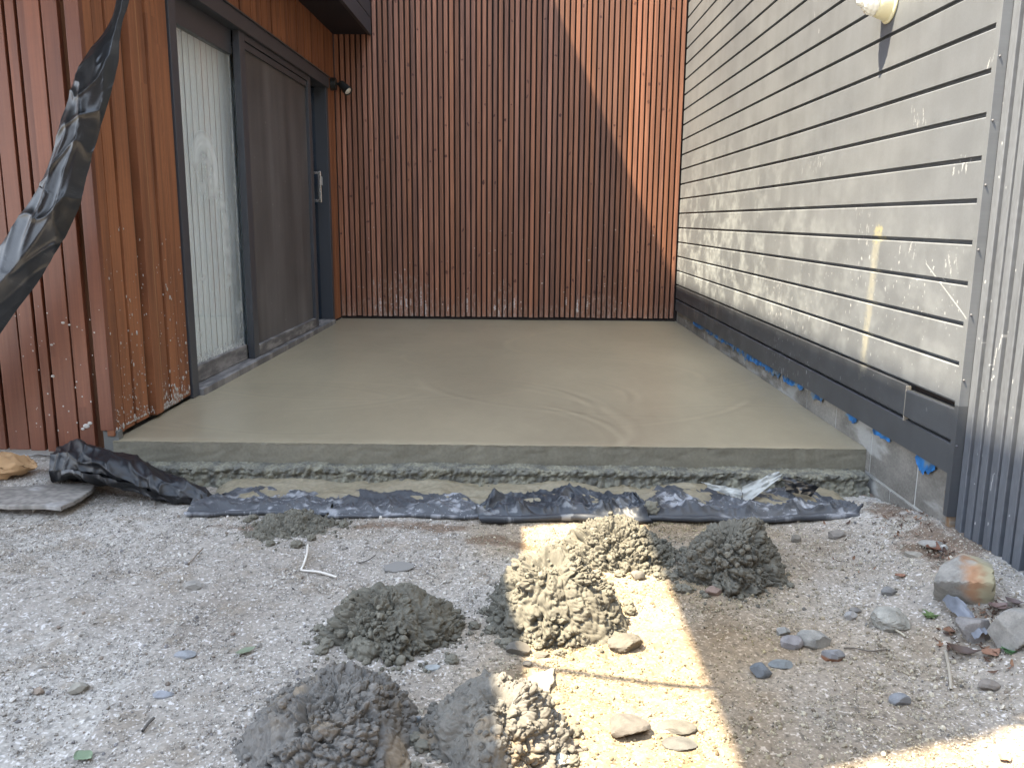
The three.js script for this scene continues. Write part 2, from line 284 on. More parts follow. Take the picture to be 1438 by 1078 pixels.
// blind behind the near glass, added slats behind the far glass
{
  const bl = thing('vertical_blind', 'pale vertical blind of narrow slats behind the near glass door panel', 'blind', [XL - 0.14, 0.2, -4.73]);
  const m = std({ color: new THREE.Color(0.8, 0.9, 0.92), roughness: 0.8, side: THREE.DoubleSide });
  for (let i = 0; i < 18; i++) {
    const z = -4.2 - i * 0.087, R0 = mulberry(i * 13 + 1), tilt = 0.1 * (R0() - 0.5), c = noiseGrid(10, 2, (u, v) => { const a = (u - 0.5) * 2; return [0.011 * (1 - a * a) + tilt * a * 0.04, (v - 0.5) * 1.85, -a * 0.04, u, v]; });
    c.translate(XL - 0.14, 1.17, z);
    part('blind_slat', c, m, bl);
  }
  part('head_track', box(XL - 0.17, XL - 0.11, 2.1, 2.14, -5.75, -4.12, 0.003), mAlu, bl);
  const b2 = thing('reflection_slats', 'added dark blue fluted slats behind the narrow far door panel, standing for reflected stripes', 'blind', [XL - 0.16, 0.2, -7.1]);
  const m2 = std({ color: new THREE.Color(0.03, 0.055, 0.085), roughness: 0.6 });
  for (let i = 0; i < 9; i++) part('blind_slat', box(XL - 0.175, XL - 0.15, 0.21, 2.12, -6.84 - i * 0.058 - 0.05, -6.84 - i * 0.058, 0.01), m2, b2);
}
// small spotlight on the side boards by the back corner
{
  const s = thing('wall_spotlight', 'small black wall spotlight between the sliding door and the back corner', 'spotlight', [XL, 2.19, -7.585]);
  const bl = std({ color: new THREE.Color(0.03, 0.035, 0.036), roughness: 0.45, metalness: 0.4 });
  const base = new THREE.CylinderGeometry(0.052, 0.056, 0.045, 28); base.rotateZ(-Math.PI / 2); base.translate(XL + 0.0225, 2.19, -7.585); part('base', base, bl, s);
  part('arm', tube([[XL + 0.04, 2.19, -7.585], [XL + 0.065, 2.192, -7.585], [XL + 0.08, 2.19, -7.585]], 0.011, 10), bl, s);
  const prof = [[0, -0.055], [0.024, -0.055], [0.03, -0.045], [0.036, 0], [0.041, 0.06], [0.039, 0.062], [0.036, 0.052], [0, 0.05]].map(([a, b]) => new THREE.Vector2(a, b));
  const head = new THREE.LatheGeometry(prof, 28), q = new THREE.Quaternion().setFromUnitVectors(new THREE.Vector3(0, 1, 0), new THREE.Vector3(0.62, -0.6, 0.3).normalize());
  head.applyQuaternion(q); head.translate(XL + 0.115, 2.165, -7.575); const hm = part('head', head, bl, s);
  const lens = new THREE.SphereGeometry(0.034, 20, 8, 0, 6.2832, 0, 1.2); lens.scale(1, 0.5, 1); lens.translate(0, 0.048, 0); lens.applyQuaternion(q); lens.translate(XL + 0.115, 2.165, -7.575); part('lens', lens, new THREE.MeshPhysicalMaterial({ color: new THREE.Color(0.8, 0.78, 0.7), roughness: 0.12, clearcoat: 1 }), s);
}

// ---------------------------------------------------------------- slatted back wall
{
  const w = thing('slat_wall', 'tall back wall of narrow vertical red-brown timber slats behind the slab', 'wall', [-0.14, SY, ZB]);
  const X0 = XL - 0.01, WW = 3.08, N = 64, pitch = (XR - XL - 0.004) / N, tone = [], hue = [];
  for (let i = 0; i < N; i++) { tone.push(rr(0.88, 1.14)); hue.push(rnd()); }
  const pic = new Pic(1024, 2048, WW, 3.2).fill((x, y) => {
    const i = clamp(Math.floor((x + X0 - XL) / pitch), 0, N - 1), g = fbm2(x * 150, y * 3.5 + i * 13, 4, i), b = fbm2(x * 30, y * 1.3 + i * 7, 3, i + 200);
    let c = lin([108, 72, 58], [162, 114, 90], clamp(g * 1.3 - 0.15)); c = lin(c, [132, 80, 46], hue[i] * 0.4); c = mul(c, tone[i] * (0.85 + 0.3 * b));
    return c;
  });
  for (let k = 0; k < 110; k++) { const i = Math.floor(rnd() * N), x = XL + (i + 0.4) * pitch - X0 + rr(-0.006, 0.008), y = rr(0.15, 3); pic.dab(x, y, rr(0.006, 0.013), rr(0.008, 0.022), [70, 36, 28], rr(0.5, 0.9), 0.4, rr(-0.5, 0.5)); }
  // white cement splash and wash at the foot of the slats
  for (let i = 0; i < N; i++) {
    const xc = XL + (i + 0.38) * pitch - X0, act = sst(0.35, 0.75, fbm2(i * 0.16, 3.3, 3, 8)) * (i > 5 && i < 46 ? 1 : 0.35);
    for (let k = 0; k < 60; k++) { const y = Math.pow(rnd(), 2.2) * 0.3 * (0.4 + act); pic.dab(xc + rr(-0.017, 0.017), y + 0.01, rr(0.002, 0.006), rr(0.006, 0.03), [176, 166, 160], rr(0.1, 0.4) * (0.3 + act), 0.7); }
    if (rnd() < act * 0.6) pic.dab(xc + rr(-0.01, 0.01), rr(0.05, 0.2), rr(0.004, 0.01), rr(0.02, 0.07), [205, 202, 200], 0.7, 0.8);
  }
  for (let k = 0; k < 90; k++) pic.dab(rr(0.1, 2.9), 0.1 + Math.pow(rnd(), 1.8) * 1.0, rr(0.003, 0.008), rr(0.003, 0.009), [210, 196, 184], rr(0.5, 0.95), 0.5);
  const m = std({ map: pic.tex(), roughness: 0.6, bumpMap: sawBump, bumpScale: 0.0005 });
  for (let i = 0; i < N; i++) { const a = XL + 0.004 + i * pitch; part('slat', planar(box(a, a + pitch * 0.68, SY + 0.026 + rr(-0.003, 0.003), 3.25, ZB - 0.042 + rr(-0.0015, 0.0015), ZB + 0.0 + rr(-0.0015, 0.0015), 0.002), 'x', X0, WW, 'y', SY, 3.2), m, w); }
  part('backing', box(XL - 0.1, XR + 0.1, 0.1, 6.4, ZB - 0.1, ZB - 0.05, 0), mBack, w);
  part('upper_slats', box(XL, XR, 3.25, 6.4, ZB - 0.033, ZB, 0.002), std({ color: new THREE.Color(0.2, 0.08, 0.05), roughness: 0.7 }), w, { kind: 'stuff' });
  part('bottom_strip', box(XL, XR, SY - 0.02, SY + 0.018, ZB - 0.033, ZB - 0.01, 0.002), mBack, w);
}

// ---------------------------------------------------------------- right wall: weatherboards on a block footing, then vertical cladding
const END = -2.645;
{
  const w = thing('weatherboard_wall', 'grey horizontal weatherboard wall with cement splashes, on a block footing, right of the slab', 'wall', [XR, 0, -5.1]);
  const Z0 = -7.78, ZW = 5.3, Y0 = 0.2, YH = 3.0;
  const yLow = onX(1341.6, 568, XR).y;                     // below this the board colour is darkened to paint in the shade there
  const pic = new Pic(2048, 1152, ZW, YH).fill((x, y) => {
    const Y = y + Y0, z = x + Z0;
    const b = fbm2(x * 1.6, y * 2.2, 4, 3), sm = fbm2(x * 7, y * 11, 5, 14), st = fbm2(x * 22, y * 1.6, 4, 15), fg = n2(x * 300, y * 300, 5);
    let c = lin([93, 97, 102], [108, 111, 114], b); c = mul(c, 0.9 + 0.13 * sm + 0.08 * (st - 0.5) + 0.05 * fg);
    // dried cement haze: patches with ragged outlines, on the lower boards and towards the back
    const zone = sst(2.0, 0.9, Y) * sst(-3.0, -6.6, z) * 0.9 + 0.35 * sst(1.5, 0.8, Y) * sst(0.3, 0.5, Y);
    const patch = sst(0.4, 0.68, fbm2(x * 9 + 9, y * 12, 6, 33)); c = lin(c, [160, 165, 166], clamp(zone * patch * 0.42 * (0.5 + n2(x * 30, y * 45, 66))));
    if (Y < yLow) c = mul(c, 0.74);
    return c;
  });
  // pale ghost of a removed downpipe
  const gz = onX(1232, 330, XR), g2 = onX(1213, 500, XR);
  for (let k = 0; k < 260; k++) { const t = rnd(); pic.dab(mix(gz.z, g2.z, t) - Z0 + rr(-0.02, 0.02) + rr(-0.018, 0.018), mix(gz.y, g2.y - 0.05, t) - Y0, rr(0.006, 0.016), rr(0.01, 0.05), lin([132, 130, 118], [146, 145, 136], rnd()), rr(0.08, 0.26), 0.8); }
  for (let k = 0; k < 26; k++) pic.dab(gz.z - Z0 + rr(-0.03, 0.05), gz.y - Y0 + rr(-0.03, 0.03), rr(0.006, 0.018), rr(0.005, 0.012), [158, 150, 112], 0.35, 0.8);
  const W8 = [186, 187, 186];
  for (let k = 0; k < 480; k++) { const u = rr(955, 1350), v = 330 + Math.pow(rnd(), 0.8) * 260 * rr(0.3, 1), p = onX(u, v, XR); const q = 0.5 + Math.pow(rnd(), 3); pic.dab(p.z - Z0, p.y - Y0, rr(0.002, 0.005) * q, rr(0.002, 0.008) * q, W8, rr(0.2, 0.8), 0.5); }
  for (let k = 0; k < 200; k++) { const u = 1095 + rr(-1, 1) * rr(0, 70), v = rr(390, 560), p = onX(u, v, XR); pic.dab(p.z - Z0, p.y - Y0, rr(0.002, 0.006), rr(0.003, 0.014), W8, rr(0.2, 0.8), 0.5); }
  for (const [u, v, n] of [[1147, 220, 14], [1135, 235, 8], [1085, 245, 7], [1055, 265, 8], [1290, 165, 12], [1215, 325, 10], [1210, 300, 8], [1140, 20, 2], [1148, 52, 2], [1120, 92, 2], [1350, 230, 8], [1385, 84, 3], [1275, 350, 9], [1345, 360, 6]])
    for (let k = 0; k < n; k++) { const p = onX(u + rr(-12, 12), v + rr(-12, 12), XR); pic.dab(p.z - Z0, p.y - Y0, rr(0.0015, 0.005), rr(0.003, 0.022), W8, rr(0.15, 0.65), 0.6, rr(-0.4, 0.4)); }
  const l0 = onX(1301, 370, XR), l1 = onX(1358, 447, XR); pic.line(l0.z - Z0, l0.y - Y0, l1.z - Z0, l1.y - Y0, 0.0025, W8, 0.6);
  for (let k = 0; k < 12; k++) { const p = onX(rr(960, 1010), rr(425, 452), XR); pic.dab(p.z - Z0, p.y - Y0, 0.02, 0.05, [120, 112, 100], 0.5, 0.7); }
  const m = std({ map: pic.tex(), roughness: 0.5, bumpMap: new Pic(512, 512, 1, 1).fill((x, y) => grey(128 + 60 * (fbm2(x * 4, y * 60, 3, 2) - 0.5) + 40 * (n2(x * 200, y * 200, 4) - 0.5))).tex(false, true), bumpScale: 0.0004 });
  // board joints read off the near ends
  const J = [[1409.5, 34], [1401.8, 100], [1394.5, 161], [1386.9, 222.7], [1379.2, 283.2], [1371.5, 342], [1363.5, 399.4], [1356.2, 456.1], [1348.6, 512], [1341.6, 568], [1334.7, 622]].map(([u, v]) => onX(u, v, XR).y);
  const step = (J[0] - J[10]) / 10, ys = []; for (let k = 0; k < 24; k++) ys.push(J[10] + step * k); const yb = J[10] - step + 0.012;
  const prof = (a, b) => {                                // weatherboard in section: bevelled top edge, undercut foot that leaves a deep groove
    const s = new THREE.Shape(); s.moveTo(0.03, a); s.lineTo(0.022, a); s.lineTo(0.02, a + 0.0135); s.lineTo(0, a + 0.0145); s.lineTo(0, b - 0.0035); s.lineTo(0.0035, b); s.lineTo(0.03, b); return s;
  };
  const plank = (a, b, z0, z1, out = 0) => { const g = new THREE.ExtrudeGeometry(prof(a, b), { depth: z1 - z0, bevelEnabled: false }); g.translate(XR - out, 0, z0); return planar(g, 'z', Z0, ZW, 'y', Y0, YH); };
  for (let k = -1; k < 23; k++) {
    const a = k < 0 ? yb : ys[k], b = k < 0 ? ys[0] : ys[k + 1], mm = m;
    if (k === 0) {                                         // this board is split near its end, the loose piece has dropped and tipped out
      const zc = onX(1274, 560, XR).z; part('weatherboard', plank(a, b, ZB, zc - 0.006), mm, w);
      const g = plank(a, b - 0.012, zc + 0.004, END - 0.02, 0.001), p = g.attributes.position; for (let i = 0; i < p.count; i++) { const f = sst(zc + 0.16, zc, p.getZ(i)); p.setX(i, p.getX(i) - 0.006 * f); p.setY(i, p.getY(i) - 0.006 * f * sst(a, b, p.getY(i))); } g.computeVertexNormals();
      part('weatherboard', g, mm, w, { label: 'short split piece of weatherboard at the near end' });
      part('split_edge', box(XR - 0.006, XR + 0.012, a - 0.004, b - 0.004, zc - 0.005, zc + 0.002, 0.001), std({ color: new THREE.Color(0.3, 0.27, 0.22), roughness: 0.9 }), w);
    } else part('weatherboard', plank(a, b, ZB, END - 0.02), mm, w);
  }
  part('end_trim', planar(box(XR - 0.0012, XR + 0.03, 0.12, 4.6, END - 0.026, END, 0.001), 'z', Z0, ZW, 'y', Y0, YH), m, w);
  part('backing', box(XR + 0.0305, XR + 0.2, 0.25, 7, ZB - 0.1, END - 0.002, 0), mBack, w);
  part('upper_wall', box(XR, XR + 0.03, ys[23] + 0.005, 7, ZB, END, 0.002), mCharcoal, w);
  // the block footing under the boards
  const bp = new Pic(1024, 256, 5.3, 0.5).fill((x, y) => { const b = fbm2(x * 6, y * 9, 5, 8), e = sst(0.52, 0.7, fbm2(x * 4 + 3, y * 12, 5, 18)); let c = mul([138, 134, 126], 0.7 + 0.5 * b + 0.15 * (n2(x * 190, y * 190, 2) - 0.5)); return lin(c, [190, 191, 188], e * 0.6); });
  for (let k = 0; k < 30; k++) bp.dab(5.2 + rr(-0.14, 0.02), rr(0.1, 0.3), 0.02, 0.04, [128, 88, 52], 0.35, 0.8);
  const mb = std({ map: bp.tex(), roughness: 0.95, bumpMap: bp.tex(false), bumpScale: 0.003 }), mm = std({ color: new THREE.Color(0.45, 0.45, 0.43), roughness: 0.95 });
  for (let c = 0; c < 2; c++) for (let z = -7.7 + (c ? 0 : 0.2), i = 0; z < END - 0.02; z += 0.4, i++) {
    const z1 = Math.min(z + 0.39, END - 0.008), y0 = c ? 0.07 : -0.13, y1 = c ? 0.258 : 0.06;
    part('concrete_block', planar(box(XR + 0.012 + rr(0, 0.003), XR + 0.14, y0, y1, z, z1, 0.004), 'z', Z0, ZW, 'y', -0.13, 0.5), mb, w);
  }
  part('mortar', box(XR + 0.017, XR + 0.13, -0.13, 0.256, ZB, END - 0.012, 0), mm, w);
  // torn blue building wrap showing below the boards
  const blue = std({ vertexColors: true, roughness: 0.6, side: THREE.DoubleSide });
  const rag = (u0, u1, hgt, drop, seed) => {
    const za = onX(u0, 480, XR).z, zb = onX(u1, 480, XR).z, n = Math.max(12, Math.ceil((zb - za) / 0.008)), P = [], I = [];
    for (let i = 0; i <= n; i++) {
      const z = mix(za, zb, i / n), e = Math.min(1, Math.min(i, n - i) / 4), top = yb + 0.02, low = yb - (0.014 * sst(0.3, 0.6, fbm2(z * 12, seed, 3, 8)) + hgt * Math.pow(fbm2(z * 30, seed, 3, 3), 2) * 1.7 + drop * 0.5 * sst(0.62, 0.9, fbm2(z * 16, seed, 3, 6))) * e;
      for (let j = 0; j < 4; j++) { const t = j / 3, y = mix(top, low, t); P.push(XR + 0.006 - 0.008 * t * n2(z * 60, t * 3, seed), y, z); }
      if (i) for (let j = 0; j < 3; j++) { const a = (i - 1) * 4 + j; I.push(a, a + 1, a + 4, a + 4, a + 1, a + 5); }
    }
    const g = new THREE.BufferGeometry(); g.setAttribute('position', new THREE.Float32BufferAttribute(P, 3)); g.setAttribute('uv', new THREE.Float32BufferAttribute(new Float32Array(P.length / 3 * 2), 2)); g.setIndex(I); paint(g, (x, y, z) => lin(mul([36, 106, 166], 0.7 + 0.5 * n2(z * 30, y * 60, seed)), [120, 124, 124], sst(0.5, 0.66, fbm2(z * 16, y * 40, 4, seed + 2)) * 0.85)); g.computeVertexNormals(); return g;
  };
  for (const [u0, u1, h, d, s] of [[972, 1032, 0.004, 0.016, 2], [1028, 1098, 0.022, 0.02, 1], [1102, 1132, 0.012, 0.03, 5], [1143, 1161, 0.01, 0.06, 9], [1196, 1212, 0.004, 0.02, 12], [1236, 1262, 0.006, 0.01, 14], [1302, 1331, 0.06, 0.12, 17]]) part('building_wrap', rag(u0, u1, h, d, s), blue, w, { label: 'torn blue building wrap below the boards' });
}
{
  const w = thing('vertical_cladding', 'dark grey vertical ribbed cladding at the near end of the right wall', 'wall', [XR + 0.03, 0, -1.9]);
  const pic = new Pic(512, 1024, 1.7, 3).fill((x, y) => mul([97, 101, 107], 0.86 + 0.2 * fbm2(x * 40, y * 1.5, 4, 6) + 0.12 * (n2(x * 260, y * 60, 3) - 0.5)));
  for (let k = 0; k < 130; k++) pic.dab(rr(0, 1.0), rr(0.1, 1.6), rr(0.0015, 0.004), rr(0.002, 0.007), [215, 215, 212], rr(0.4, 0.9), 0.5);
  for (let k = 0; k < 5; k++) { const x = rr(0.05, 0.5), y = rr(0.15, 0.7); pic.line(x, y, x + rr(-0.01, 0.01), y + rr(0.03, 0.08), 0.002, [190, 190, 188], 0.7); }
  const m = std({ map: pic.tex(), roughness: 0.55, bumpMap: sawBump, bumpScale: 0.0006 });
  let z = END + 0.003, k = 0;
  while (z < -1.2) { const wd = rr(0.034, 0.038); part('cladding_board', planar(box(XR + 0.026 + rr(0, 0.002), XR + 0.06, 0.0, 4.6, z, z + wd, 0.003), 'z', -2.7, 1.7, 'y', 0, 3), m, w); z += wd + (k % 2 ? 0.013 : 0.023); k++; }
  part('backing', box(XR + 0.044, XR + 0.2, -0.05, 7, END - 0.001, 1.5, 0), std({ color: new THREE.Color(0.06, 0.06, 0.063), roughness: 0.7 }), w);
  part('upper_wall', box(XR + 0.03, XR + 0.2, 4.6, 7, END, 1.5, 0.002), mCharcoal, w);
  const fs = []; for (let i = 0; i < 7; i++) { const p = onX(1412 - i * 11.5, 75 + i * 92, XR); const s = new THREE.SphereGeometry(0.0035, 8, 6); s.translate(XR + 0.006, p.y, END + 0.001); part('screw_head', s, std({ color: new THREE.Color(0.12, 0.12, 0.13), roughness: 0.5 }), w); }
}
// cream bulkhead lamp near the top of the frame
{
  const p = onX(1251, 2, XR), l = thing('wall_lamp', 'cream domed lamp fitting high on the grey weatherboard wall', 'lamp', [XR, p.y, p.z]);
  const cm = std({ color: new THREE.Color(0.72, 0.66, 0.42), roughness: 0.4 });
  const V = (a) => a.map(([x, y]) => new THREE.Vector2(x, y)), at = (g) => { g.rotateZ(Math.PI / 2); g.translate(XR, p.y, p.z); return g; };
  part('back_plate', at(new THREE.LatheGeometry(V([[0, 0], [0.078, 0], [0.08, 0.006], [0.074, 0.012], [0, 0.013]]), 40)), cm, l);
  part('body', at(new THREE.LatheGeometry(V([[0.07, 0.011], [0.064, 0.03], [0.058, 0.045], [0.05, 0.06], [0, 0.061]]), 40)), cm, l);
  const gl = new THREE.MeshPhysicalMaterial({ color: new THREE.Color(0.85, 0.83, 0.72), roughness: 0.15, clearcoat: 1 });
  const dome = new THREE.SphereGeometry(0.05, 40, 24, 0, 6.2832, 0, 1.571), q = dome.attributes.position;
  for (let i = 0; i < q.count; i++) { const x = q.getX(i), y = q.getY(i), z = q.getZ(i), a = Math.atan2(z, x), e = Math.atan2(y, Math.hypot(x, z)), k = 1 + 0.08 * Math.abs(Math.sin(a * 7) * Math.sin(e * 8 + 0.4)); q.setXYZ(i, x * k, y * k, z * k); }
  dome.computeVertexNormals(); dome.translate(0, 0.058, 0); part('glass_dome', at(dome), gl, l);
  const tip = new THREE.SphereGeometry(0.017, 18, 12); tip.translate(0, 0.112, 0); part('end_knob', at(tip), gl, l);
}

// overhead service cable between the two buildings: its shadow crosses the sunlit gravel
solo('overhead_cable', tube([[-1.34, 2.36, -1.62], [-0.94, 2.2, -1.525], [-0.6, 2.19, -1.45], [0.4, 2.25, -1.22], [XR + 0.03, 2.5, -1.0]], 0.011, 60), mBack, 'black cable strung overhead between the two houses', 'cable');

// added, unseen board screen behind the camera: it keeps low sky light off everything that faces the yard
{
  const f = thing('added_sky_blocker', 'added unseen dark board screen behind the camera that blocks low sky light', 'fence', [0, 0, 2.6]);
  for (let i = 0; i < 40; i++) part('blocker_board', box(-5 + i * 0.25, -5 + i * 0.25 + 0.244, 0, 3.4, 2.6, 2.63, 0), mBrownBack, f);
}

// ---------------------------------------------------------------- concrete slab
const slab = thing('concrete_slab', 'freshly poured smooth grey concrete slab between the timber house and the weatherboard wall', 'slab', [-0.14, 0, -5.5]);
{
  const x0 = XL - 0.01, x1 = XR + 0.012, ww = x1 - x0, dd = ZF - ZB;
  const S = 1024, arcs = []; for (let k = 0; k < 34; k++) arcs.push([rr(0.1, ww), rr(0.2, dd), rr(0.45, 1.1), rr(0, 6.28), rr(0.5, 1.3), rr(0.04, 0.1), rr(60, 130), rr(0, 6)]);
  const mark = (x, y) => {                                 // broad trowel passes, each a sweep of faint parallel ridges
    let m = 0; for (const [cx, cy, r, a0, len, wd, fr, ph] of arcs) { const dx = (x - cx) * 0.8, dy = y - cy, e = (Math.hypot(dx, dy) - r) / wd; if (e > 1 || e < -1) continue; let t = Math.atan2(dy, dx) - a0; t -= Math.floor(t / 6.2832 + 0.5) * 6.2832; const q = 1 - Math.abs(t) / len; if (q <= 0) continue; m += (1 - e * e) * Math.min(1, q * 2.5) * (0.5 * Math.sin(e * wd * fr + ph) + 0.5 * (n2(e * 5 + ph * 3, t * 2, 5) - 0.4)); } return clamp(m, -1, 1);
  };
  const pic = new Pic(S, S, ww, dd).fill((x, y) => { const b = fbm2(x * 1.4, y * 0.9, 4, 6), f = fbm2(x * 24, y * 14, 3, 7); return mul([148, 138, 116], 0.88 + 0.2 * b + 0.05 * (f - 0.5) + 0.09 * mark(x, y) + 0.03 * (n2(x * 160, y * 160, 3) - 0.5)); });
  const rough = new Pic(S, S, ww, dd).fill((x, y) => grey(255 * clamp(0.35 + 0.1 * (fbm2(x * 2.5, y * 2, 4, 26) - 0.5) + 0.035 * mark(x, y))));
  const top = noiseGrid(300, 160, (s, t) => {
    const x = x0 + s * ww, lip = t > 0.995 ? (n2(x * 26, 1, 3) - 0.5) * 0.007 + (n2(x * 90, 1, 4) - 0.5) * 0.004 : 0, z = ZB - 0.03 + t * (dd + 0.03) + lip;
    return [x, SY + (fbm2(x * 2.2, z * 2.2, 3, 8) - 0.5) * 0.005 - (t > 0.999 ? 0.003 + 0.003 * n2(x * 40, 2, 5) : 0), z, s, t];
  });
  const mTop = std({ map: pic.tex(), roughnessMap: rough.tex(false), roughness: 1, metalness: 0 });
  part('slab_top', top, mTop, slab);
  const shadedFacePic = new Pic(1024, 128, 3.1, 0.4).fill((x, y) => mul([122, 117, 102], 0.9 + 0.14 * fbm2(x * 12, y * 16, 5, 9) + 0.1 * (n2(x * 150, y * 150, 2) - 0.5)));  // face darker than the top: its lesser light is painted into the colour
  const mShadedFace = std({ map: shadedFacePic.tex(), roughness: 0.7 });
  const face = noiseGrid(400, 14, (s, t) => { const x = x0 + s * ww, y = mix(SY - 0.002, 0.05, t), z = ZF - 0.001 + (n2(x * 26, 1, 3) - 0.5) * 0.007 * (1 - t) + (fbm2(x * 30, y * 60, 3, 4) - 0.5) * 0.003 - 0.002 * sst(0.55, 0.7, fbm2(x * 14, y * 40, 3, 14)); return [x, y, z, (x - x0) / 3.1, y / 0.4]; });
  part('slab_face', face, mShadedFace, slab);
  // rough spill along the foot of the slab: a shelf and a broken front
  const spill = new Pic(1024, 256, 3.1, 0.8).fill((x, y) => mul(lin([124, 121, 106], [92, 91, 84], sst(0.3, 0.75, fbm2(x * 30, y * 30, 4, 19))), 0.85 + 0.25 * n2(x * 180, y * 180, 5)));
  const foot = noiseGrid(700, 60, (s, t) => {
    const x = x0 + 0.03 + s * (ww - 0.05), w = n2(x * 5, 3, 2) * 0.03, shelf = 0.075 + 0.012 * (n2(x * 7, 2, 8) - 0.5);
    let z, y; if (t < 0.5) { z = ZF + 0.0 + (t / 0.5) * (0.075 + w); y = shelf - 0.006 * t; } else { const q = (t - 0.5) / 0.5; z = ZF + 0.075 + w + 0.012 * Math.sin(q * 3) - 0.018 * sst(0.05, 0.35, q) + 0.045 * q * q; y = mix(shelf - 0.003, -0.008, Math.pow(q, 0.85)); }
    const a = worley(x * 42, y * 42, z * 42), b = worley(x * 95, y * 95, z * 95), amp = t < 0.46 ? 0.005 : 0.026; const k = (0.55 - a[0]) * amp + (0.5 - b[0]) * 0.009;
    return [x, y + k * (t < 0.5 ? 1 : 0.35), z + (t < 0.5 ? 0 : k), (x - x0) / 3.1, (y + z) / 0.8 + 5];
  });
  part('rough_footing', foot, std({ map: spill.tex(true, true), roughness: 0.85 }), slab);
  // grey-brown slurry that ran out over the plastic
  const slPic = new Pic(1024, 128, 3.1, 0.4).fill((x, y) => mul(lin([124, 114, 92], [140, 132, 112], fbm2(x * 9, y * 12, 4, 29)), 0.9 + 0.14 * n2(x * 120, y * 120, 5)));
  const slurry = noiseGrid(360, 50, (s, t) => {
    const x = -1.25 + s * 2.55, z = ZF + 0.09 + t * (0.25 + 0.07 * n2(x * 4, 5, 3)); const edge = sst(1, 0.75, t) * sst(0, 0.04, s) * sst(1, 0.96, s);
    return [x, -0.02 + edge * (0.045 + 0.055 * (fbm2(x * 6, z * 9, 4, 34) - 0.5)) + (fbm2(x * 40, z * 40, 3, 35) - 0.5) * 0.005, z, (x + 1.7) / 3.1, (z + 3.4) / 0.4];
  });
  part('slurry', slurry, std({ map: slPic.tex(), roughness: 0.6 }), slab);
}

// ---------------------------------------------------------------- black plastic sheets
const smearPic = new Pic(1024, 512, 1, 0.5).fill((x, y) => {
  const a = fbm2(x * 26 + fbm2(x * 9, y * 9, 3, 4) * 3, y * 60, 5, 3), b = fbm2(x * 5, y * 9, 4, 13), f = n2(x * 200, y * 200, 5);
  let c = lin([50, 52, 56], [80, 82, 86], b); c = lin(c, [150, 151, 154], sst(0.48, 0.7, a) * sst(0.34, 0.58, b) * 0.85); if (f > 0.9) c = lin(c, [190, 190, 190], 0.5 * sst(0.4, 0.6, b)); return c;
});
const fanPic = new Pic(1024, 512, 1, 0.5).fill((x, y) => { const a = fbm2(x * 30 + fbm2(x * 9, y * 9, 3, 4) * 3, y * 70, 5, 203), b = fbm2(x * 5, y * 9, 4, 213); return lin(lin([38, 41, 46], [58, 61, 66], b), [132, 134, 136], sst(0.54, 0.72, a) * sst(0.4, 0.62, b) * 0.75); });
const mSmeared = std({ map: smearPic.tex(true, true), roughness: 0.58, side: THREE.DoubleSide });
const darkPic = new Pic(512, 512, 1, 1).fill((x, y) => { const a = fbm2(x * 16, y * 5, 5, 53), b = fbm2(x * 6, y * 6, 4, 54); return lin([17, 19, 23], [112, 112, 110], sst(0.5, 0.8, a) * sst(0.42, 0.7, b) * 0.6); });
const mFan = std({ map: fanPic.tex(true, true), roughness: 0.5, side: THREE.DoubleSide });
const mPlastic = std({ map: darkPic.tex(true, true), roughness: 0.3, side: THREE.DoubleSide });
const mSilver = std({ map: new Pic(256, 256, 0.3, 0.3).fill((x, y) => lin([120, 122, 120], [196, 196, 190], fbm2(x * 30, y * 30, 4, 3))).tex(true, true), roughness: 0.5, side: THREE.DoubleSide });
const ridge = (x) => { x = x - Math.floor(x); return 1 - Math.abs(2 * x - 1); };
// a strip lying along the trench: px range, front edge, width, crumple
function sheet(u0, u1, vf, width, crump, roll, seed, o = {}) {
  const a = onY(u0, vf, 0.01), b = onY(u1, vf, 0.01), nx = Math.ceil((b.x - a.x) / 0.005), nz = 44;
  return noiseGrid(nx, nz, (s, t) => {
    const endw = sst(0, 0.12, s) * sst(1, 0.88, s), x = mix(a.x, b.x, s) + (n2(t * 5, seed, 2) - 0.5) * 0.05, wob = (fbm2(x * 5, seed, 3, 7) - 0.5) * 0.05;
    const wd = width * (0.45 + 0.55 * endw) * (0.8 + 0.4 * n2(x * 6, seed, 9)); let z = mix(a.z, b.z, s) + wob - t * wd;
    const fan = (x - mix(a.x, b.x, 0.5)) / (0.35 + t), f1 = ridge(fan * 5 + fbm2(x * 5, t * 2, 2, seed) * 1.6), f2 = ridge(x * 9 + t * 2.5 + fbm2(x * 7, t * 4, 2, seed + 3) * 2);
    let y = 0.012 + crump * (0.7 * f1 * f1 * f1 + 0.3 * f2 * f2) * sst(0.02, 0.2, t) + crump * 0.5 * (fbm2(x * 22, z * 22, 3, seed + 5) - 0.4) + crump * 0.22 * Math.pow(ridge(x * 31 + t * 5 + fbm2(x * 15, t * 8, 2, seed + 8) * 2), 3);
    if (roll) { const r = roll * (0.6 + 0.6 * n2(x * 9, seed, 4)), q = t / 0.22; if (q < 1) { const an = -0.5 + q * 3.4; y = 0.004 + r * (1 - Math.cos(an)) * 0.9; z = mix(a.z, b.z, s) + wob + r * Math.sin(an) * 1.1 - 0.0; } else { const q2 = (t - 0.22) / 0.78; z = mix(a.z, b.z, s) + wob - 0.01 - q2 * wd; y = mix(r * 1.4, 0.01, sst(0, 0.5, q2)) + y * sst(0, 0.2, q2); } }
    y += (o.lift ?? 0) * sst(0, 0.5, t); return [x, y + groundY(x, z) * 0.5, z, x * 1.0, z * 1.6 + seed * 0.13];
  });
}
solo('plastic_sheet', sheet(268, 466, 722, 0.22, 0.022, 0.012, 3), mSmeared, 'flattened black plastic strip with white cement streaks, right of the bunched plastic', 'plastic sheet');
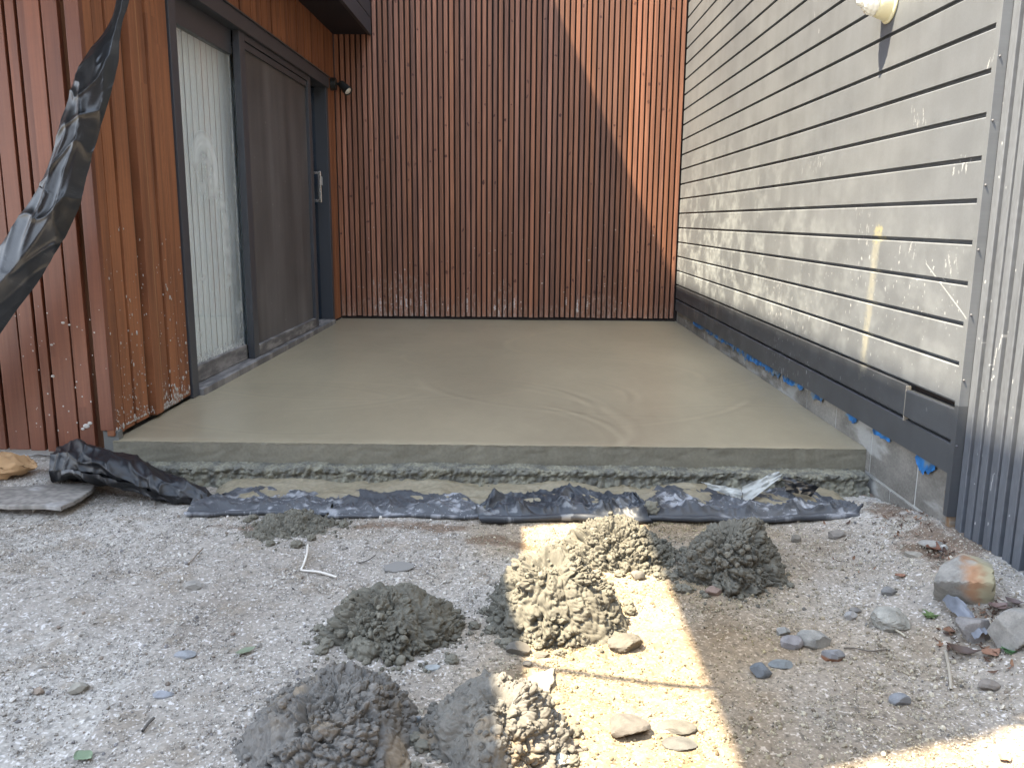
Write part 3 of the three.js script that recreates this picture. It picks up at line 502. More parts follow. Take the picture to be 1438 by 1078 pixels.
solo('plastic_sheet', sheet(460, 672, 726, 0.2, 0.022, 0.01, 8), mSmeared, 'short crumpled black plastic strip whitened by cement, in front of the slab middle', 'plastic sheet');
solo('plastic_sheet', sheet(676, 916, 731, 0.23, 0.042, 0.018, 14), mFan, 'black plastic sheet with fan folds and a rolled front edge behind the sunlit heap', 'plastic sheet');
{
  const sh = thing('plastic_sheet', 'black plastic sheet with a pale turned-up flap, at the right end of the slab front', 'plastic sheet', [0.9, 0, -3.05]);
  part('sheet', sheet(912, 1205, 729, 0.26, 0.032, 0.014, 21), mSmeared, sh);
  // flap: a folded tongue standing up, silver side out
  const A = onZ(985, 676, -3.1), B = onZ(1046, 709, -3.05), C = onZ(1100, 668, -3.1), Dp = onZ(1042, 684, -3.1);
  const quad = (p, q, r, s2, sd, amp) => noiseGrid(24, 14, (s, t) => { const e = (a) => mix(mix(p[a], q[a], s), mix(r[a], s2[a], s), t); const k = (fbm2(s * 5, t * 5, 3, sd) - 0.5) * amp; return [e('x') + k * 0.4, e('y') + k, e('z') + k, s * 0.3, t * 0.2]; });
  const V = (x, y, z) => new THREE.Vector3(x, y, z);
  part('flap', quad(B, C, Dp, V(C.x - 0.02, C.y + 0.012, C.z - 0.02), 5, 0.022), mSilver, sh, { label: 'pale flap turned up from the black plastic' });
  part('flap', quad(A, V(B.x - 0.01, B.y + 0.055, B.z - 0.02), V(A.x + 0.02, A.y - 0.012, A.z + 0.03), V(B.x - 0.015, B.y + 0.02, B.z), 9, 0.02), mSilver, sh, { label: 'narrow pale curl of plastic' });
  part('fold', quad(C, onZ(1150, 684, -3.08), V(C.x, C.y - 0.045, C.z + 0.05), onZ(1140, 697, -3.06), 12, 0.012), mPlastic, sh);
}
// bunched plastic at the left: a slumped tube with an open mouth
{
  const C = [[78, 652, 0.075], [110, 648, 0.082], [150, 655, 0.078], [190, 668, 0.068], [225, 682, 0.06], [255, 690, 0.05], [285, 697, 0.032], [300, 703, 0.015]].map(([u, v, r]) => { const p = onZ(u, v, -3.13 + (u - 78) * 0.0004); return [p.x, Math.max(p.y, r * 0.45), p.z, r]; });
  const at = (s) => { const q = s * (C.length - 1), i = Math.min(C.length - 2, Math.floor(q)), f = q - i; return C[i].map((v, e) => mix(v, C[i + 1][e], f)); };
  const g = noiseGrid(150, 110, (s, t) => {
    const [cx, cy, cz, r] = at(s), an = t * Math.PI * 2, dn = [Math.cos(an), Math.sin(an)];
    const f = ridge(s * 2.6 + t * 1.6 + fbm2(s * 4, t * 3, 2, 6) * 1.6), f2 = ridge(t * 5 + s * 2 + fbm2(s * 5, t * 4, 2, 9) * 1.6);
    let k = r * (0.86 + 0.24 * f * f * sst(0, 0.15, s) + 0.16 * f2 * f2 * f2 + 0.2 * (fbm2(s * 14, t * 9, 3, 5) - 0.5) + 0.1 * Math.pow(ridge(s * 11 + t * 3 + fbm2(s * 7, t * 5, 2, 12) * 2), 3));
    const y = Math.max(cy + dn[1] * k * 0.85, 0.004 + 0.003 * n2(s * 40, t * 40, 2)); return [cx + dn[0] * 0.02 * (1 - s), y, cz + dn[0] * k * 1.25, s * 1.1, t * 0.6];
  });
  const b = thing('bunched_plastic', 'bunched black plastic sheet slumped against the timber house corner', 'plastic sheet', [-1.55, 0, -3.1]);
  part('tube', g, std({ map: darkPic.tex(true, true), roughness: 0.45, side: THREE.DoubleSide }), b);
}
// long plastic strip hanging across the house corner
{
  const K = [[178, -40, 9], [172, 0, 9], [164, 28, 8], [155, 54, 13], [145, 80, 22], [133, 115, 25.5], [118, 165, 27], [101, 222, 27], [84, 275, 30], [58, 322, 33], [26, 372, 34], [-12, 425, 33], [-60, 492, 33], [-120, 565, 31], [-170, 628, 27], [-200, 668, 20]];
  const P = K.map(([u, v, w], i) => { const z = ZF + 0.06 + 0.02 * Math.min(i, 11), p = onZ(u, v, z), m = pxSize(p); return [p.x, p.y, p.z, w * m]; });
  const g = noiseGrid(34, 330, (s, t) => {
    const q = t * (P.length - 1), i = Math.min(P.length - 2, Math.floor(q)), f = q - i, e = (k) => { const p0 = P[Math.max(0, i - 1)][k], p1 = P[i][k], p2 = P[i + 1][k], p3 = P[Math.min(P.length - 1, i + 2)][k]; return 0.5 * (2 * p1 + (p2 - p0) * f + (2 * p0 - 5 * p1 + 4 * p2 - p3) * f * f + (3 * p1 - p0 - 3 * p2 + p3) * f * f * f); };
    const dx = P[i + 1][0] - P[i][0], dy = P[i + 1][1] - P[i][1], l = Math.hypot(dx, dy), nx = -dy / l, ny = dx / l, a = (s - 0.5) * 2, w = e(3);
    const cr = (sst(0.24, 0.34, t) * sst(0.7, 0.56, t) * 0.8 + 0.15), f1 = ridge(t * 12 + s * 1.5 + fbm2(s * 2, t * 9, 2, 2) * 2), f2 = ridge(t * 6 - s * 2.2 + fbm2(s * 2, t * 7, 2, 5) * 2), f3 = ridge(s * 1.3 + 0.2 + fbm2(s, t * 4, 2, 15) * 0.8);
    const z = e(2) + w * (0.5 * (1 - a * a) + cr * (0.12 * Math.pow(f1, 4) + 0.16 * Math.pow(f2, 3)) + 0.12 * f3 * f3 + 0.07 * cr * (fbm2(s * 3, t * 24, 2, 7) - 0.5)); const ed = (fbm2(t * 30, Math.sign(a), 3, 8) - 0.5) * 0.08 * cr;
    return [e(0) + nx * a * w * (1 + ed), e(1) + ny * a * w * (1 + ed), z, s * 0.25, t * 1.9];
  });
  const pic = new Pic(256, 1024, 0.25, 1.9).fill((x, y) => { const a = fbm2(x * 40, y * 16, 5, 73), zone = sst(0.45, 0.62, n2(1, y * 5, 4) * 0.6 + 0.4 * fbm2(x * 9, y * 5, 3, 6)); return lin([30, 32, 35], [104, 105, 105], (0.12 * sst(0.4, 0.8, a) + 0.3 * sst(0.72, 0.95, n2(x * 240, y * 240, 8)) * sst(0.4, 0.7, a)) * (0.5 + 0.5 * zone)); });
  solo('hanging_plastic', g, std({ map: pic.tex(true, true), roughness: 0.28, side: THREE.DoubleSide }), 'long crumpled black plastic strip hanging across the timber house corner', 'plastic strip');
}

// ---------------------------------------------------------------- heaps of wet concrete
const mHeap = std({ vertexColors: true, roughness: 0.82 });
function heapGeo(c, rx, rz, h, o, tops) {
  const { seed = 1, lump = 1, smooth = 0.3, pow = 1.7, tan = 0, base = [106, 102, 90] } = o, A = 340, R = 120, P = [], I = [], info = [];
  for (let j = 0; j <= R; j++) for (let i = 0; i < A; i++) {
    const th = i / A * 2 * Math.PI, s = Math.pow(j / R, 0.8), ct = Math.cos(th), st = Math.sin(th);
    const out = 1 + 0.75 * (fbm2(ct * 1.5 + 5, st * 1.5 + 5, 3, seed) - 0.5) + 0.16 * (fbm2(ct * 5 + 9 + s, st * 5, 3, seed + 4) - 0.5) * s * s;
    let x = ct * rx * out * s, z = st * rz * out * s; const u = x / rx, v = z / rz;
    let y = h * (1 - Math.pow(s, pow)) * (0.55 + 0.9 * fbm2(u * 1.9 + seed, v * 1.9, 4, seed + 1)) - 0.012 * s * s;
    let nx = ct * s * h / rx * pow, nz = st * s * h / rz * pow, ny = 1; const L = Math.hypot(nx, ny, nz); nx /= L; ny /= L; nz /= L;
    const X = x + seed * 3.1, Z = z + seed * 1.7, w1 = (fbm3(X * 22, y * 22, Z * 22, 2) - 0.5) * 0.05, w2 = (fbm3(X * 22 + 40, y * 22, Z * 22, 2) - 0.5) * 0.05;
    const a = worley((X + w1) * 20, (y + w2) * 20, (Z + w1) * 20), b = worley((X + w2) * 48, (y + w1) * 48, (Z + w2) * 48), d = worley(X * 115 + w1 * 60, y * 115, Z * 115 + w2 * 60);
    const sm = smooth > 0 ? sst(0.6 - smooth * 0.2, 0.68 - smooth * 0.2, fbm3(X * 9 + 31, y * 9, Z * 9, 3)) : 0, rough = 1 - 0.72 * sm, patchy = sst(0.3, 0.65, fbm3(X * 14 + 3, y * 14, Z * 14, 2));
    const k = lump * rough * ((0.6 - a[0]) * 0.024 + (0.56 - b[0]) * 0.014 * (0.35 + patchy) + (0.55 - d[0]) * 0.01 + 0.026 * (fbm3(X * 40, y * 40, Z * 40, 3) - 0.5) - 0.012 * sst(0.16, 0.02, a[1] - a[0]) - 0.007 * sst(0.14, 0.02, b[1] - b[0])) + 0.008 * (fbm3(X * 34, y * 34, Z * 34, 4) - 0.5) - 0.006 * sst(0.62, 0.75, fbm3(X * 55 + 9, y * 55, Z * 55, 2));
    x += nx * k; y += ny * k * 0.85; z += nz * k;
    const gx = c.x + x, gz = c.z + z, gy = y + groundY(gx, gz) * Math.min(1, 0.3 + s); P.push(gx, gy, gz); if (tops && j > 4 && s < 1.0 && rnd() < 0.034 * s * rough) tops.push([gx, gy, gz]);
    const tn = tan ? sst(0.62 - tan * 0.1, 0.74 - tan * 0.1, fbm3(X * 9 + 70, y * 9, Z * 9, 3)) : 0, mo = 0.8 + 0.24 * fbm3(X * 26, y * 26, Z * 26, 3) + 0.14 * (fbm3(X * 150, y * 150, Z * 150, 2) - 0.5) + 0.1 * (h3(i, j, seed) - 0.5);
    info.push(mul(lin(base, [140, 122, 98], tn * 0.7), mo));
  }
  for (let j = 0; j < R; j++) for (let i = 0; i < A; i++) { const a = j * A + i, b = j * A + (i + 1) % A; I.push(a, b, a + A, b, b + A, a + A); }
  const g = new THREE.BufferGeometry(); g.setAttribute('position', new THREE.Float32BufferAttribute(P, 3)); g.setAttribute('uv', new THREE.Float32BufferAttribute(new Float32Array(P.length / 3 * 2), 2)); g.setIndex(I); paint(g, (x, y, z, i) => info[i]); g.computeVertexNormals(); return g;
}
function lumpGeo(r, seed, sx = 1, sy = 0.8, sz = 1, amp = 0.35) {
  const g = new THREE.IcosahedronGeometry(1, 6); const m = mergeVertices((g.deleteAttribute('uv'), g.deleteAttribute('normal'), g)), p = m.attributes.position;
  for (let i = 0; i < p.count; i++) { const x = p.getX(i), y = p.getY(i), z = p.getZ(i), a = worley(x * 2.1 + seed, y * 2.1, z * 2.1), b = fbm3(x * 3 + seed, y * 3, z * 3, 3), k = r * (0.9 + amp * (0.6 - a[0]) + amp * (b - 0.5)); p.setXYZ(i, x * k * sx, y * k * sy, z * k * sz); }
  m.computeVertexNormals(); m.setAttribute('uv', new THREE.BufferAttribute(new Float32Array(p.count * 2), 2)); return m;
}
const mCrumb = std({ color: 0xffffff, roughness: 0.85 }), crumbGeo = [1, 2].map((sd) => { const g = new THREE.IcosahedronGeometry(1, 4); g.deleteAttribute('uv'); g.deleteAttribute('normal'); const m = mergeVertices(g), p = m.attributes.position; for (let i = 0; i < p.count; i++) { const k = 0.5 + 0.9 * fbm3(p.getX(i) * 1.9 + sd * 9, p.getY(i) * 1.9, p.getZ(i) * 1.9, 4) + 0.35 * (0.5 - worley(p.getX(i) * 1.8 + sd * 5, p.getY(i) * 1.8, p.getZ(i) * 1.8)[0]); p.setXYZ(i, p.getX(i) * k, p.getY(i) * k, p.getZ(i) * k); } m.computeVertexNormals(); return m; });
function heap(label, u0, u1, vb, vt, o) {
  const f = hit((u0 + u1) / 2, vb), rx = (u1 - u0) / 2 * pxSize(f) * 1.0, rz = rx * (o.deep ?? 0.8), c = new THREE.Vector3(f.x, 0, f.z - rz * 0.92); const k = pxSize(new THREE.Vector3(c.x, 0, c.z)) / pxSize(f);
  c.x = onY((u0 + u1) / 2, vb - 30, 0).x; const top = onZ((u0 + u1) / 2, vt, c.z - rz * (o.crest ?? 0.15)), h = Math.max(0.03, top.y) * 0.98;
  const t = thing('concrete_heap', label, 'heap', [c.x, 0, c.z]);
  const tops = []; part('mound', heapGeo(c, rx * k * 0.95, rz, h, o, tops), mHeap, t);
  // crumbs lying on and round the mound
  const L = [], q0 = new THREE.Quaternion(), eu = new THREE.Euler(); for (const [x, y, z] of tops) { if (L.length > (o.crumbs ?? 700)) break; const r = 0.002 + 0.0085 * Math.pow(rnd(), 4); L.push([x, y - r * 0.1, z, r]); }
  for (let i = 0; i < 45 && tops.length; i++) { const [x, y, z] = tops[Math.floor(rnd() * tops.length)], r = 0.005 + 0.009 * Math.pow(rnd(), 2); L.push([x, y - r * 0.35, z, r]); }
  for (let i = 0; i < 170; i++) { const a = rnd() * 6.283, q = 0.95 + 0.4 * Math.pow(rnd(), 2), x = c.x + Math.cos(a) * rx * q, z = c.z + Math.sin(a) * rz * q, r = 0.0018 + 0.005 * Math.pow(rnd(), 3); L.push([x, groundY(x, z) + r * 0.4, z, r]); }
  [0, 1].forEach((w) => { const li = L.filter((_, i) => i % 2 === w), im = new THREE.InstancedMesh(crumbGeo[w], mCrumb, li.length), kc = new THREE.Color(); li.forEach(([x, y, z, r], i) => { eu.set(rr(0, 6), rr(0, 6), rr(0, 6)); im.setMatrixAt(i, new THREE.Matrix4().compose(new THREE.Vector3(x - t.position.x, y, z - t.position.z), q0.setFromEuler(eu), new THREE.Vector3(r, r * 0.85, r))); const b = mul(o.base ?? [106, 102, 90], rr(0.82, 1.06)); im.setColorAt(i, kc.setRGB(b[0] / 255, b[1] / 255, b[2] / 255, THREE.SRGBColorSpace)); }); im.name = 'crumbs'; im.userData.kind = 'stuff'; im.castShadow = im.receiveShadow = true; t.add(im); });
  const n = o.clods ?? 9;
  for (let i = 0; i < n; i++) {
    const a = rr(-0.5, 3.6), q = rr(0.92, 1.2), x = c.x + Math.cos(a) * rx * q, z = c.z + Math.sin(a) * rz * q, r = rr(0.006, 0.02), g = lumpGeo(r, i + o.seed * 7, 1, 0.75, 1, 0.5); g.translate(x, groundY(x, z) + r * 0.4, z);
    part('clod', paint(g, () => mul([106, 102, 90], 1)), mHeap, t);
  }
  return t;
}
heap('low flat heap of grey concrete beside the plastic strip, left of the sunlight', 346, 494, 762, 722, { seed: 3, lump: 0.7, smooth: 0, pow: 1.8, deep: 1.0, clods: 6 });
heap('round shaded concrete heap with smooth patches, left of the half-sunlit one', 440, 652, 938, 818, { seed: 5, lump: 1, smooth: 0.5, pow: 2.6, deep: 0.95 });
heap('large lumpy concrete heap standing half in the sunlight', 676, 880, 908, 781, { seed: 9, lump: 1, smooth: 0.55, pow: 2.8, deep: 0.95, clods: 16 });
heap('crumbly sunlit concrete heap against the rolled plastic edge', 782, 960, 808, 732, { seed: 12, lump: 0.95, smooth: 0, pow: 2.4, deep: 0.95 });
heap('dark crumbly concrete heap just right of the sunlit strip', 930, 1108, 836, 728, { seed: 15, lump: 1.05, smooth: 0.1, pow: 2.2, deep: 0.95, clods: 14, base: [104, 100, 89] });
heap('large foreground concrete heap with brown earth patches, wholly in shade', 318, 592, 1112, 954, { seed: 21, lump: 0.9, smooth: 0.3, tan: 0.6, pow: 2.2, deep: 1.05, clods: 5, base: [108, 104, 98] });
heap('foreground concrete heap cut by the edge of the sunlight', 584, 800, 1108, 950, { seed: 26, lump: 0.7, smooth: 0.5, tan: 0.3, pow: 2.3, deep: 1.1, clods: 6, base: [110, 106, 98] });
{ const p = onZ(915, 720, -2.93), g = lumpGeo(0.032, 44, 1, 0.95, 0.8, 0.5); g.translate(p.x, 0.035, p.z); solo('concrete_clod', paint(g, (x, y, z) => mul([116, 112, 98], 0.85 + 0.3 * fbm3(x * 60, y * 60, z * 60, 2))), mHeap, 'single clod of concrete resting on the rolled plastic edge', 'clod'); }

// ---------------------------------------------------------------- stones
const mStone = std({ vertexColors: true, roughness: 0.9 });
function rockGeo(sx, sy, sz, seed, facets = 9, rough = 0.05, cut = 0.62) {
  const R = mulberry(seed * 977 + 5), pl = []; for (let i = 0; i < facets; i++) { const a = R() * 6.283, e = Math.asin(R() * 1.7 - 0.7); pl.push([Math.cos(a) * Math.cos(e), Math.sin(e), Math.sin(a) * Math.cos(e), cut + 0.25 * R()]); }
  const g0 = new THREE.IcosahedronGeometry(1, 9); g0.deleteAttribute('uv'); g0.deleteAttribute('normal'); const m = mergeVertices(g0), p = m.attributes.position;
  for (let i = 0; i < p.count; i++) {
    const x = p.getX(i), y = p.getY(i), z = p.getZ(i); let k = 1; for (const [a, b, c, d] of pl) { const q = a * x + b * y + c * z; if (q > 0) k = Math.min(k, d / q); }
    k *= 1 + rough * (fbm3(x * 3 + seed, y * 3, z * 3, 4) - 0.5) * 2 + rough * 0.4 * (fbm3(x * 12 + seed, y * 12, z * 12, 2) - 0.5); p.setXYZ(i, x * k * sx, y * k * sy, z * k * sz);
  }
  m.setAttribute('uv', new THREE.BufferAttribute(new Float32Array(p.count * 2), 2)); return toCreasedNormals(m, 0.35);
}
function stone(name, label, cat, u, v, w, h, col, seed, o = {}) {  // photo centre, width and height in photo pixels
  const p = hit(u, v + h * 0.35), k = pxSize(p), hh = h * k, g = rockGeo(w * k / 2 * 1.18, (o.flat ? hh * 0.32 : hh * 0.5) * 1.2, (o.deep ?? (o.flat ? 0.38 : 0.42)) * w * k, seed, o.facets ?? 9, o.rough ?? 0.06, o.cut ?? 0.58);
  if (o.turn) g.rotateY(o.turn); if (o.tilt) g.rotateX(o.tilt);
  g.translate(p.x, p.y + (o.flat ? hh * 0.16 : hh * 0.32), p.z - 0.2 * hh);
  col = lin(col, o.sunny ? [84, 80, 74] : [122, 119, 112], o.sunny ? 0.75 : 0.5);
  paint(g, (x, y, z, i) => { const n = fbm3(x * 60, y * 60, z * 60, 4), f = h3(i, seed, 3); let c = mul(col, 0.78 + 0.4 * n + 0.12 * (f - 0.5)); return o.paint ? o.paint(c, (x - p.x) / (w * k / 2), (y - p.y) / hh, n) : c; });
  return solo(name, g, mStone, label, cat, o.group);
}
stone('boulder', 'large grey angular rock with a tan split face against the dark cladding', 'rock', 1362, 815, 108, 92, [142, 140, 136], 7, { facets: 13, deep: 0.42, cut: 0.5, paint: (c, x, y, n) => lin(c, mul(lin([158, 116, 84], [150, 143, 114], sst(-0.02, 0.3, x + (n - 0.5) * 0.5)), 0.8 + 0.4 * n), sst(0.5, 0.3, Math.hypot((x - 0.2) / 1.2, (y - 0.36) * 1.2) + (n - 0.5) * 0.35) * 0.85) });
stone('rock', 'grey rock cut by the right edge, in front of the cladding', 'rock', 1430, 890, 62, 58, [146, 145, 142], 12);
stone('rock', 'purple-grey broken rock just in front of the large boulder', 'rock', 1372, 884, 52, 38, [132, 128, 130], 23);
stone('concrete_lump', 'pale knobbly lump of old concrete on the gravel left of the boulder', 'lump', 1250, 871, 54, 28, [170, 168, 158], 31, { rough: 0.16, facets: 4 });
stone('stone', 'speckled grey stone with a flat left face, middle of the right-hand gravel', 'stone', 1144, 897, 44, 26, [150, 148, 142], 33);
stone('stone', 'mauve-grey stone touching the left side of the speckled stone', 'stone', 1113, 903, 28, 19, [126, 120, 124], 34);
stone('stone', 'small pale stone behind the mauve-grey stone', 'stone', 1100, 887, 20, 13, [158, 156, 150], 35);
stone('stone', 'blue-grey stone with a rusty underside, right of the speckled stone', 'stone', 1171, 921, 28, 19, [128, 130, 138], 36, { paint: (c, x, y) => lin(c, [120, 82, 60], sst(0.35, 0.15, y)) });
stone('pebble', 'dark slate-blue rounded pebble in the shaded gravel', 'pebble', 1069, 943, 27, 20, [84, 94, 106], 37, { facets: 3 });
stone('pebble', 'thin flat slate pebble just behind the dark blue pebble', 'pebble', 1097, 931, 33, 11, [114, 124, 130], 38, { flat: true, facets: 3 });
stone('stone', 'small white-cornered stone left of the knobbly concrete lump', 'stone', 1196, 866, 16, 13, [182, 180, 180], 39);
stone('stone', 'small dark stone just behind the white-cornered stone', 'stone', 1201, 855, 17, 9, [112, 108, 106], 40, { flat: true });
stone('stone', 'dark grey jagged stone above the knobbly concrete lump', 'stone', 1251, 831, 21, 13, [110, 110, 112], 41);
stone('pebble', 'blue-grey pebble in the gravel below the loose right-hand twig', 'pebble', 1265, 984, 26, 17, [118, 124, 136], 42, { facets: 3 });
stone('stone', 'brown-grey rounded stone in the gravel below the torn grey sheet', 'stone', 1391, 963, 25, 15, [118, 106, 98], 43, { facets: 4 });
stone('stone', 'long pale stone lying in the sunlit strip, larger of the front pair', 'stone', 880, 1021, 57, 25, [140, 134, 130], 44, { sunny: 1, facets: 5 });
stone('stone', 'flat pale stone in the sunlight beside the long pale stone', 'stone', 951, 1020, 47, 18, [140, 138, 128], 45, { sunny: 1, flat: true, facets: 4 });
stone('stone', 'flat grey-blue stone below the flat pale stone at the shade edge', 'stone', 955, 1043, 42, 17, [108, 114, 118], 46, { sunny: 1, flat: true, facets: 4 });
stone('stone', 'rounded pale stone at the foot of the half-sunlit heap', 'stone', 728, 912, 30, 18, [142, 136, 122], 47, { sunny: 1, facets: 4 });
stone('concrete_lump', 'crumbly pale lump on the sunlit gravel right of the half-sunlit heap', 'lump', 879, 904, 42, 22, [128, 122, 106], 48, { sunny: 1, rough: 0.18, facets: 4 });
stone('pebble', 'small white pebble below the crumbly sunlit heap', 'pebble', 896, 809, 18, 14, [165, 163, 156], 49, { sunny: 1, facets: 3 });
stone('stone', 'flat grey chip on the left gravel, below the low flat heap', 'stone', 268, 821, 30, 17, [152, 146, 138], 50, { flat: true });
stone('pebble', 'pale blue-grey pebble in the lower left gravel', 'pebble', 228, 974, 25, 12, [148, 154, 168], 51, { flat: true, facets: 3 });
stone('pebble', 'flat bluish pebble left of the round shaded heap', 'pebble', 259, 918, 27, 12, [146, 152, 162], 52, { flat: true, facets: 3 });
stone('stone', 'mustard-grey stone in the lower left gravel', 'stone', 108, 968, 28, 14, [136, 130, 116], 53);
stone('stone', 'brownish stone by the left edge of the lower gravel', 'stone', 52, 970, 16, 10, [150, 126, 106], 54);
stone('stone', 'pale blue stone at the foot of the round shaded heap', 'stone', 608, 936, 20, 11, [150, 158, 162], 55, { flat: true });
stone('pebble', 'small dark green-grey pebble left of the round shaded heap', 'pebble', 475, 941, 9, 9, [70, 76, 70], 56, { facets: 3 });
stone('pebble', 'small dark pebble at the left end of the cable shadow', 'pebble', 741, 933, 12, 9, [78, 74, 70], 57, { facets: 3 });
stone('stone', 'red-brown stone at the foot of the dark crumbly heap', 'stone', 1004, 831, 22, 14, [134, 100, 86], 58);
stone('stone', 'dusky red stone on the plastic by the slab corner', 'stone', 1186, 688, 16, 16, [122, 82, 74], 59);
stone('stone', 'small round brown clod between the dark heap and the slab corner', 'stone', 1118, 757, 13, 11, [124, 114, 100], 60, { facets: 3 });
stone('stone', 'flat pale stone nearest the foot of the corner trim', 'stone', 1309, 762, 34, 15, [160, 156, 150], 61, { flat: true });
stone('stone', 'flat tan stone left of the boulder top', 'stone', 1284, 776, 24, 12, [172, 164, 150], 62, { flat: true });
stone('stone', 'brown stone in the gravel below the right end of the plastic', 'stone', 1174, 751, 24, 13, [122, 112, 104], 63);
stone('pebble', 'white pebble at the left foot of the boulder', 'pebble', 1327, 769, 10, 8, [216, 214, 210], 64, { facets: 3 });
stone('stone', 'pale bluish stone half under the foreground sunlit heap edge', 'stone', 793, 1068, 28, 16, [176, 184, 186], 65);
stone('stone', 'pale lump between the two foreground heaps', 'stone', 586, 1010, 12, 10, [160, 168, 178], 66);
stone('stone', 'white stone at the lower left of the half-sunlit heap', 'stone', 762, 918, 20, 11, [150, 142, 130], 67, { sunny: 1, flat: true });

// thin flakes, boards, bag
function plate(pts, th, y0, jag, seed, tilt = 0) {          // pts: outline in photo pixels on the ground
  const W = pts.map(([u, v]) => hit(u, v)), c = W.reduce((a, b) => a.add(b), new THREE.Vector3()).multiplyScalar(1 / W.length), s = new THREE.Shape();
  W.forEach((p, i) => { const q = W[(i + 1) % W.length]; for (let k = 0; k < 6; k++) { const t = k / 6, x = mix(p.x, q.x, t) - c.x + (n2(i * 9 + k * 1.3, seed, 2) - 0.5) * jag, z = mix(p.z, q.z, t) - c.z + (n2(i * 9 + k * 1.3, seed, 3) - 0.5) * jag; i + k ? s.lineTo(x, -z) : s.moveTo(x, -z); } });
  const g = new THREE.ExtrudeGeometry(s, { depth: th, bevelEnabled: true, bevelSize: th * 0.2, bevelThickness: th * 0.2, bevelSegments: 1 }); g.rotateX(-Math.PI / 2); g.rotateX(tilt); g.translate(c.x, c.y + y0, c.z); return planar(g, 'x', 0, 1, 'z', 0, 1);
}
const ply = new Pic(512, 512, 0.5, 0.5).fill((x, y) => { const a = fbm2(x * 9, y * 70, 4, 3), b = fbm2(x * 12, y * 12, 4, 4); return mul(lin(lin([112, 106, 100], [146, 141, 134], a), [168, 166, 164], 0.7 * sst(0.55, 0.7, b)), 0.85 + 0.25 * n2(x * 150, y * 150, 4)); });
solo('weathered_board', plate([[-60, 676], [85, 674], [137, 689], [118, 712], [88, 729], [-60, 724]], 0.012, 0.018, 0.02, 5), std({ map: ply.tex(true, true), roughness: 0.85 }), 'weathered grey sheet of board lying on the gravel in front of the bunched plastic', 'board');
const flakeMat = std({ color: new THREE.Color(0.2, 0.19, 0.175), roughness: 0.9 });
solo('mortar_flake', plate([[540, 797], [562, 793], [583, 797], [579, 802], [556, 805], [541, 804]], 0.003, 0.006, 0.008, 8, 0.12), flakeMat, 'thin grey flake tilted on the gravel behind the round shaded heap', 'flake');
solo('mortar_flake', plate([[742, 958], [776, 945], [778, 960], [770, 975], [744, 970]], 0.006, 0.006, 0.008, 11), std({ color: new THREE.Color(0.2, 0.19, 0.16), roughness: 0.9 }), 'pale flake in the sunlight above the foreground heap', 'flake');
// torn grey sheet in front of the boulder
{
  const A = hit(1322, 856), B = hit(1368, 912), C = hit(1392, 905), D = hit(1352, 862);
  const g = noiseGrid(24, 14, (s, t) => { const e = (a) => mix(mix(A[a], B[a], s), mix(D[a], C[a], s), t); const k = fbm2(s * 6, t * 5, 3, 4) * 0.02; return [e('x'), e('y') + 0.01 + 0.03 * Math.sin(t * 2.4 + 0.4) * (1 - 0.4 * s) + k, e('z'), s * 0.3, t * 0.2]; });
  solo('torn_sheet', g, std({ map: new Pic(256, 256, 0.3, 0.3).fill((x, y) => mul([116, 120, 128], 0.7 + 0.55 * fbm2(x * 26, y * 26, 4, 9))).tex(true, true), roughness: 0.6, side: THREE.DoubleSide }), 'torn curled grey sheet lying between the boulder and the twig', 'torn sheet');
}
// crumpled brown paper bag at the left edge
{
  const p = hit(8, 672), g = lumpGeo(0.11, 3, 1.25, 0.42, 0.7, 0.25), q = g.attributes.position; for (let i = 0; i < q.count; i++) { const x = q.getX(i), y = q.getY(i), z = q.getZ(i), r = ridge(x * 14 + z * 9 + y * 12 + fbm3(x * 24, y * 24, z * 24, 2) * 2), t = sst(0.02, 0.14, x); q.setXYZ(i, x, y * (1 - 0.75 * t) + r * r * 0.022, z * (1 - 0.4 * t)); }
  g.computeVertexNormals(); g.translate(p.x - 0.02, p.y + 0.045, p.z - 0.03); solo('paper_bag', g, std({ color: new THREE.Color(0.42, 0.26, 0.13), roughness: 0.85 }), 'crumpled brown paper bag at the left edge below the timber boards', 'paper bag');
}
// twigs
const twigMat = (c) => std({ color: new THREE.Color(...c), roughness: 0.85 });
function twig(label, pts, r, c, name = 'twig') { const P = pts.map(([u, v, up = 0]) => { const q = hit(u, v); q.y += r * 0.9 + 0.003 + up; return q; }); return solo(name, tube(P, r, 30, 6), twigMat(c), label, 'twig'); }
twig('bent white twig on the gravel below the low flat heap', [[432, 768], [431, 782, 0.004], [426, 798, 0.004], [423, 803], [430, 804], [448, 807, 0.003], [473, 813]], 0.0038, [0.6, 0.56, 0.5]);
twig('long pale curving twig on the gravel left of the torn grey sheet', [[1328, 918], [1331, 935, 0.004], [1334, 955, 0.004], [1336, 972]], 0.004, [0.34, 0.3, 0.24]);
twig('short dark stick under the pale sunlit flake', [[738, 970], [752, 975], [769, 980]], 0.0042, [0.07, 0.05, 0.035]);
twig('thin brown twig standing off the gravel left of the bent white twig', [[264, 794], [274, 786, 0.006], [285, 776, 0.01]], 0.0022, [0.2, 0.16, 0.12]);
twig('short dark twig on the gravel left of the foreground heap', [[200, 1030], [207, 1022, 0.003], [216, 1013, 0.003]], 0.0034, [0.1, 0.09, 0.08]);
twig('dry curved stem below the knobbly concrete lump', [[1236, 881], [1252, 886, 0.003], [1266, 893, 0.002], [1272, 897]], 0.003, [0.4, 0.36, 0.28]);
twig('dark root crossing the gravel right of the rusty stone', [[1185, 912], [1200, 914, 0.003], [1222, 918, 0.003], [1246, 914]], 0.0022, [0.12, 0.1, 0.08]);
twig('thin dark stalk beside the round shaded heap top', [[503, 793], [515, 791, 0.004], [527, 784, 0.006]], 0.002, [0.1, 0.09, 0.08]);
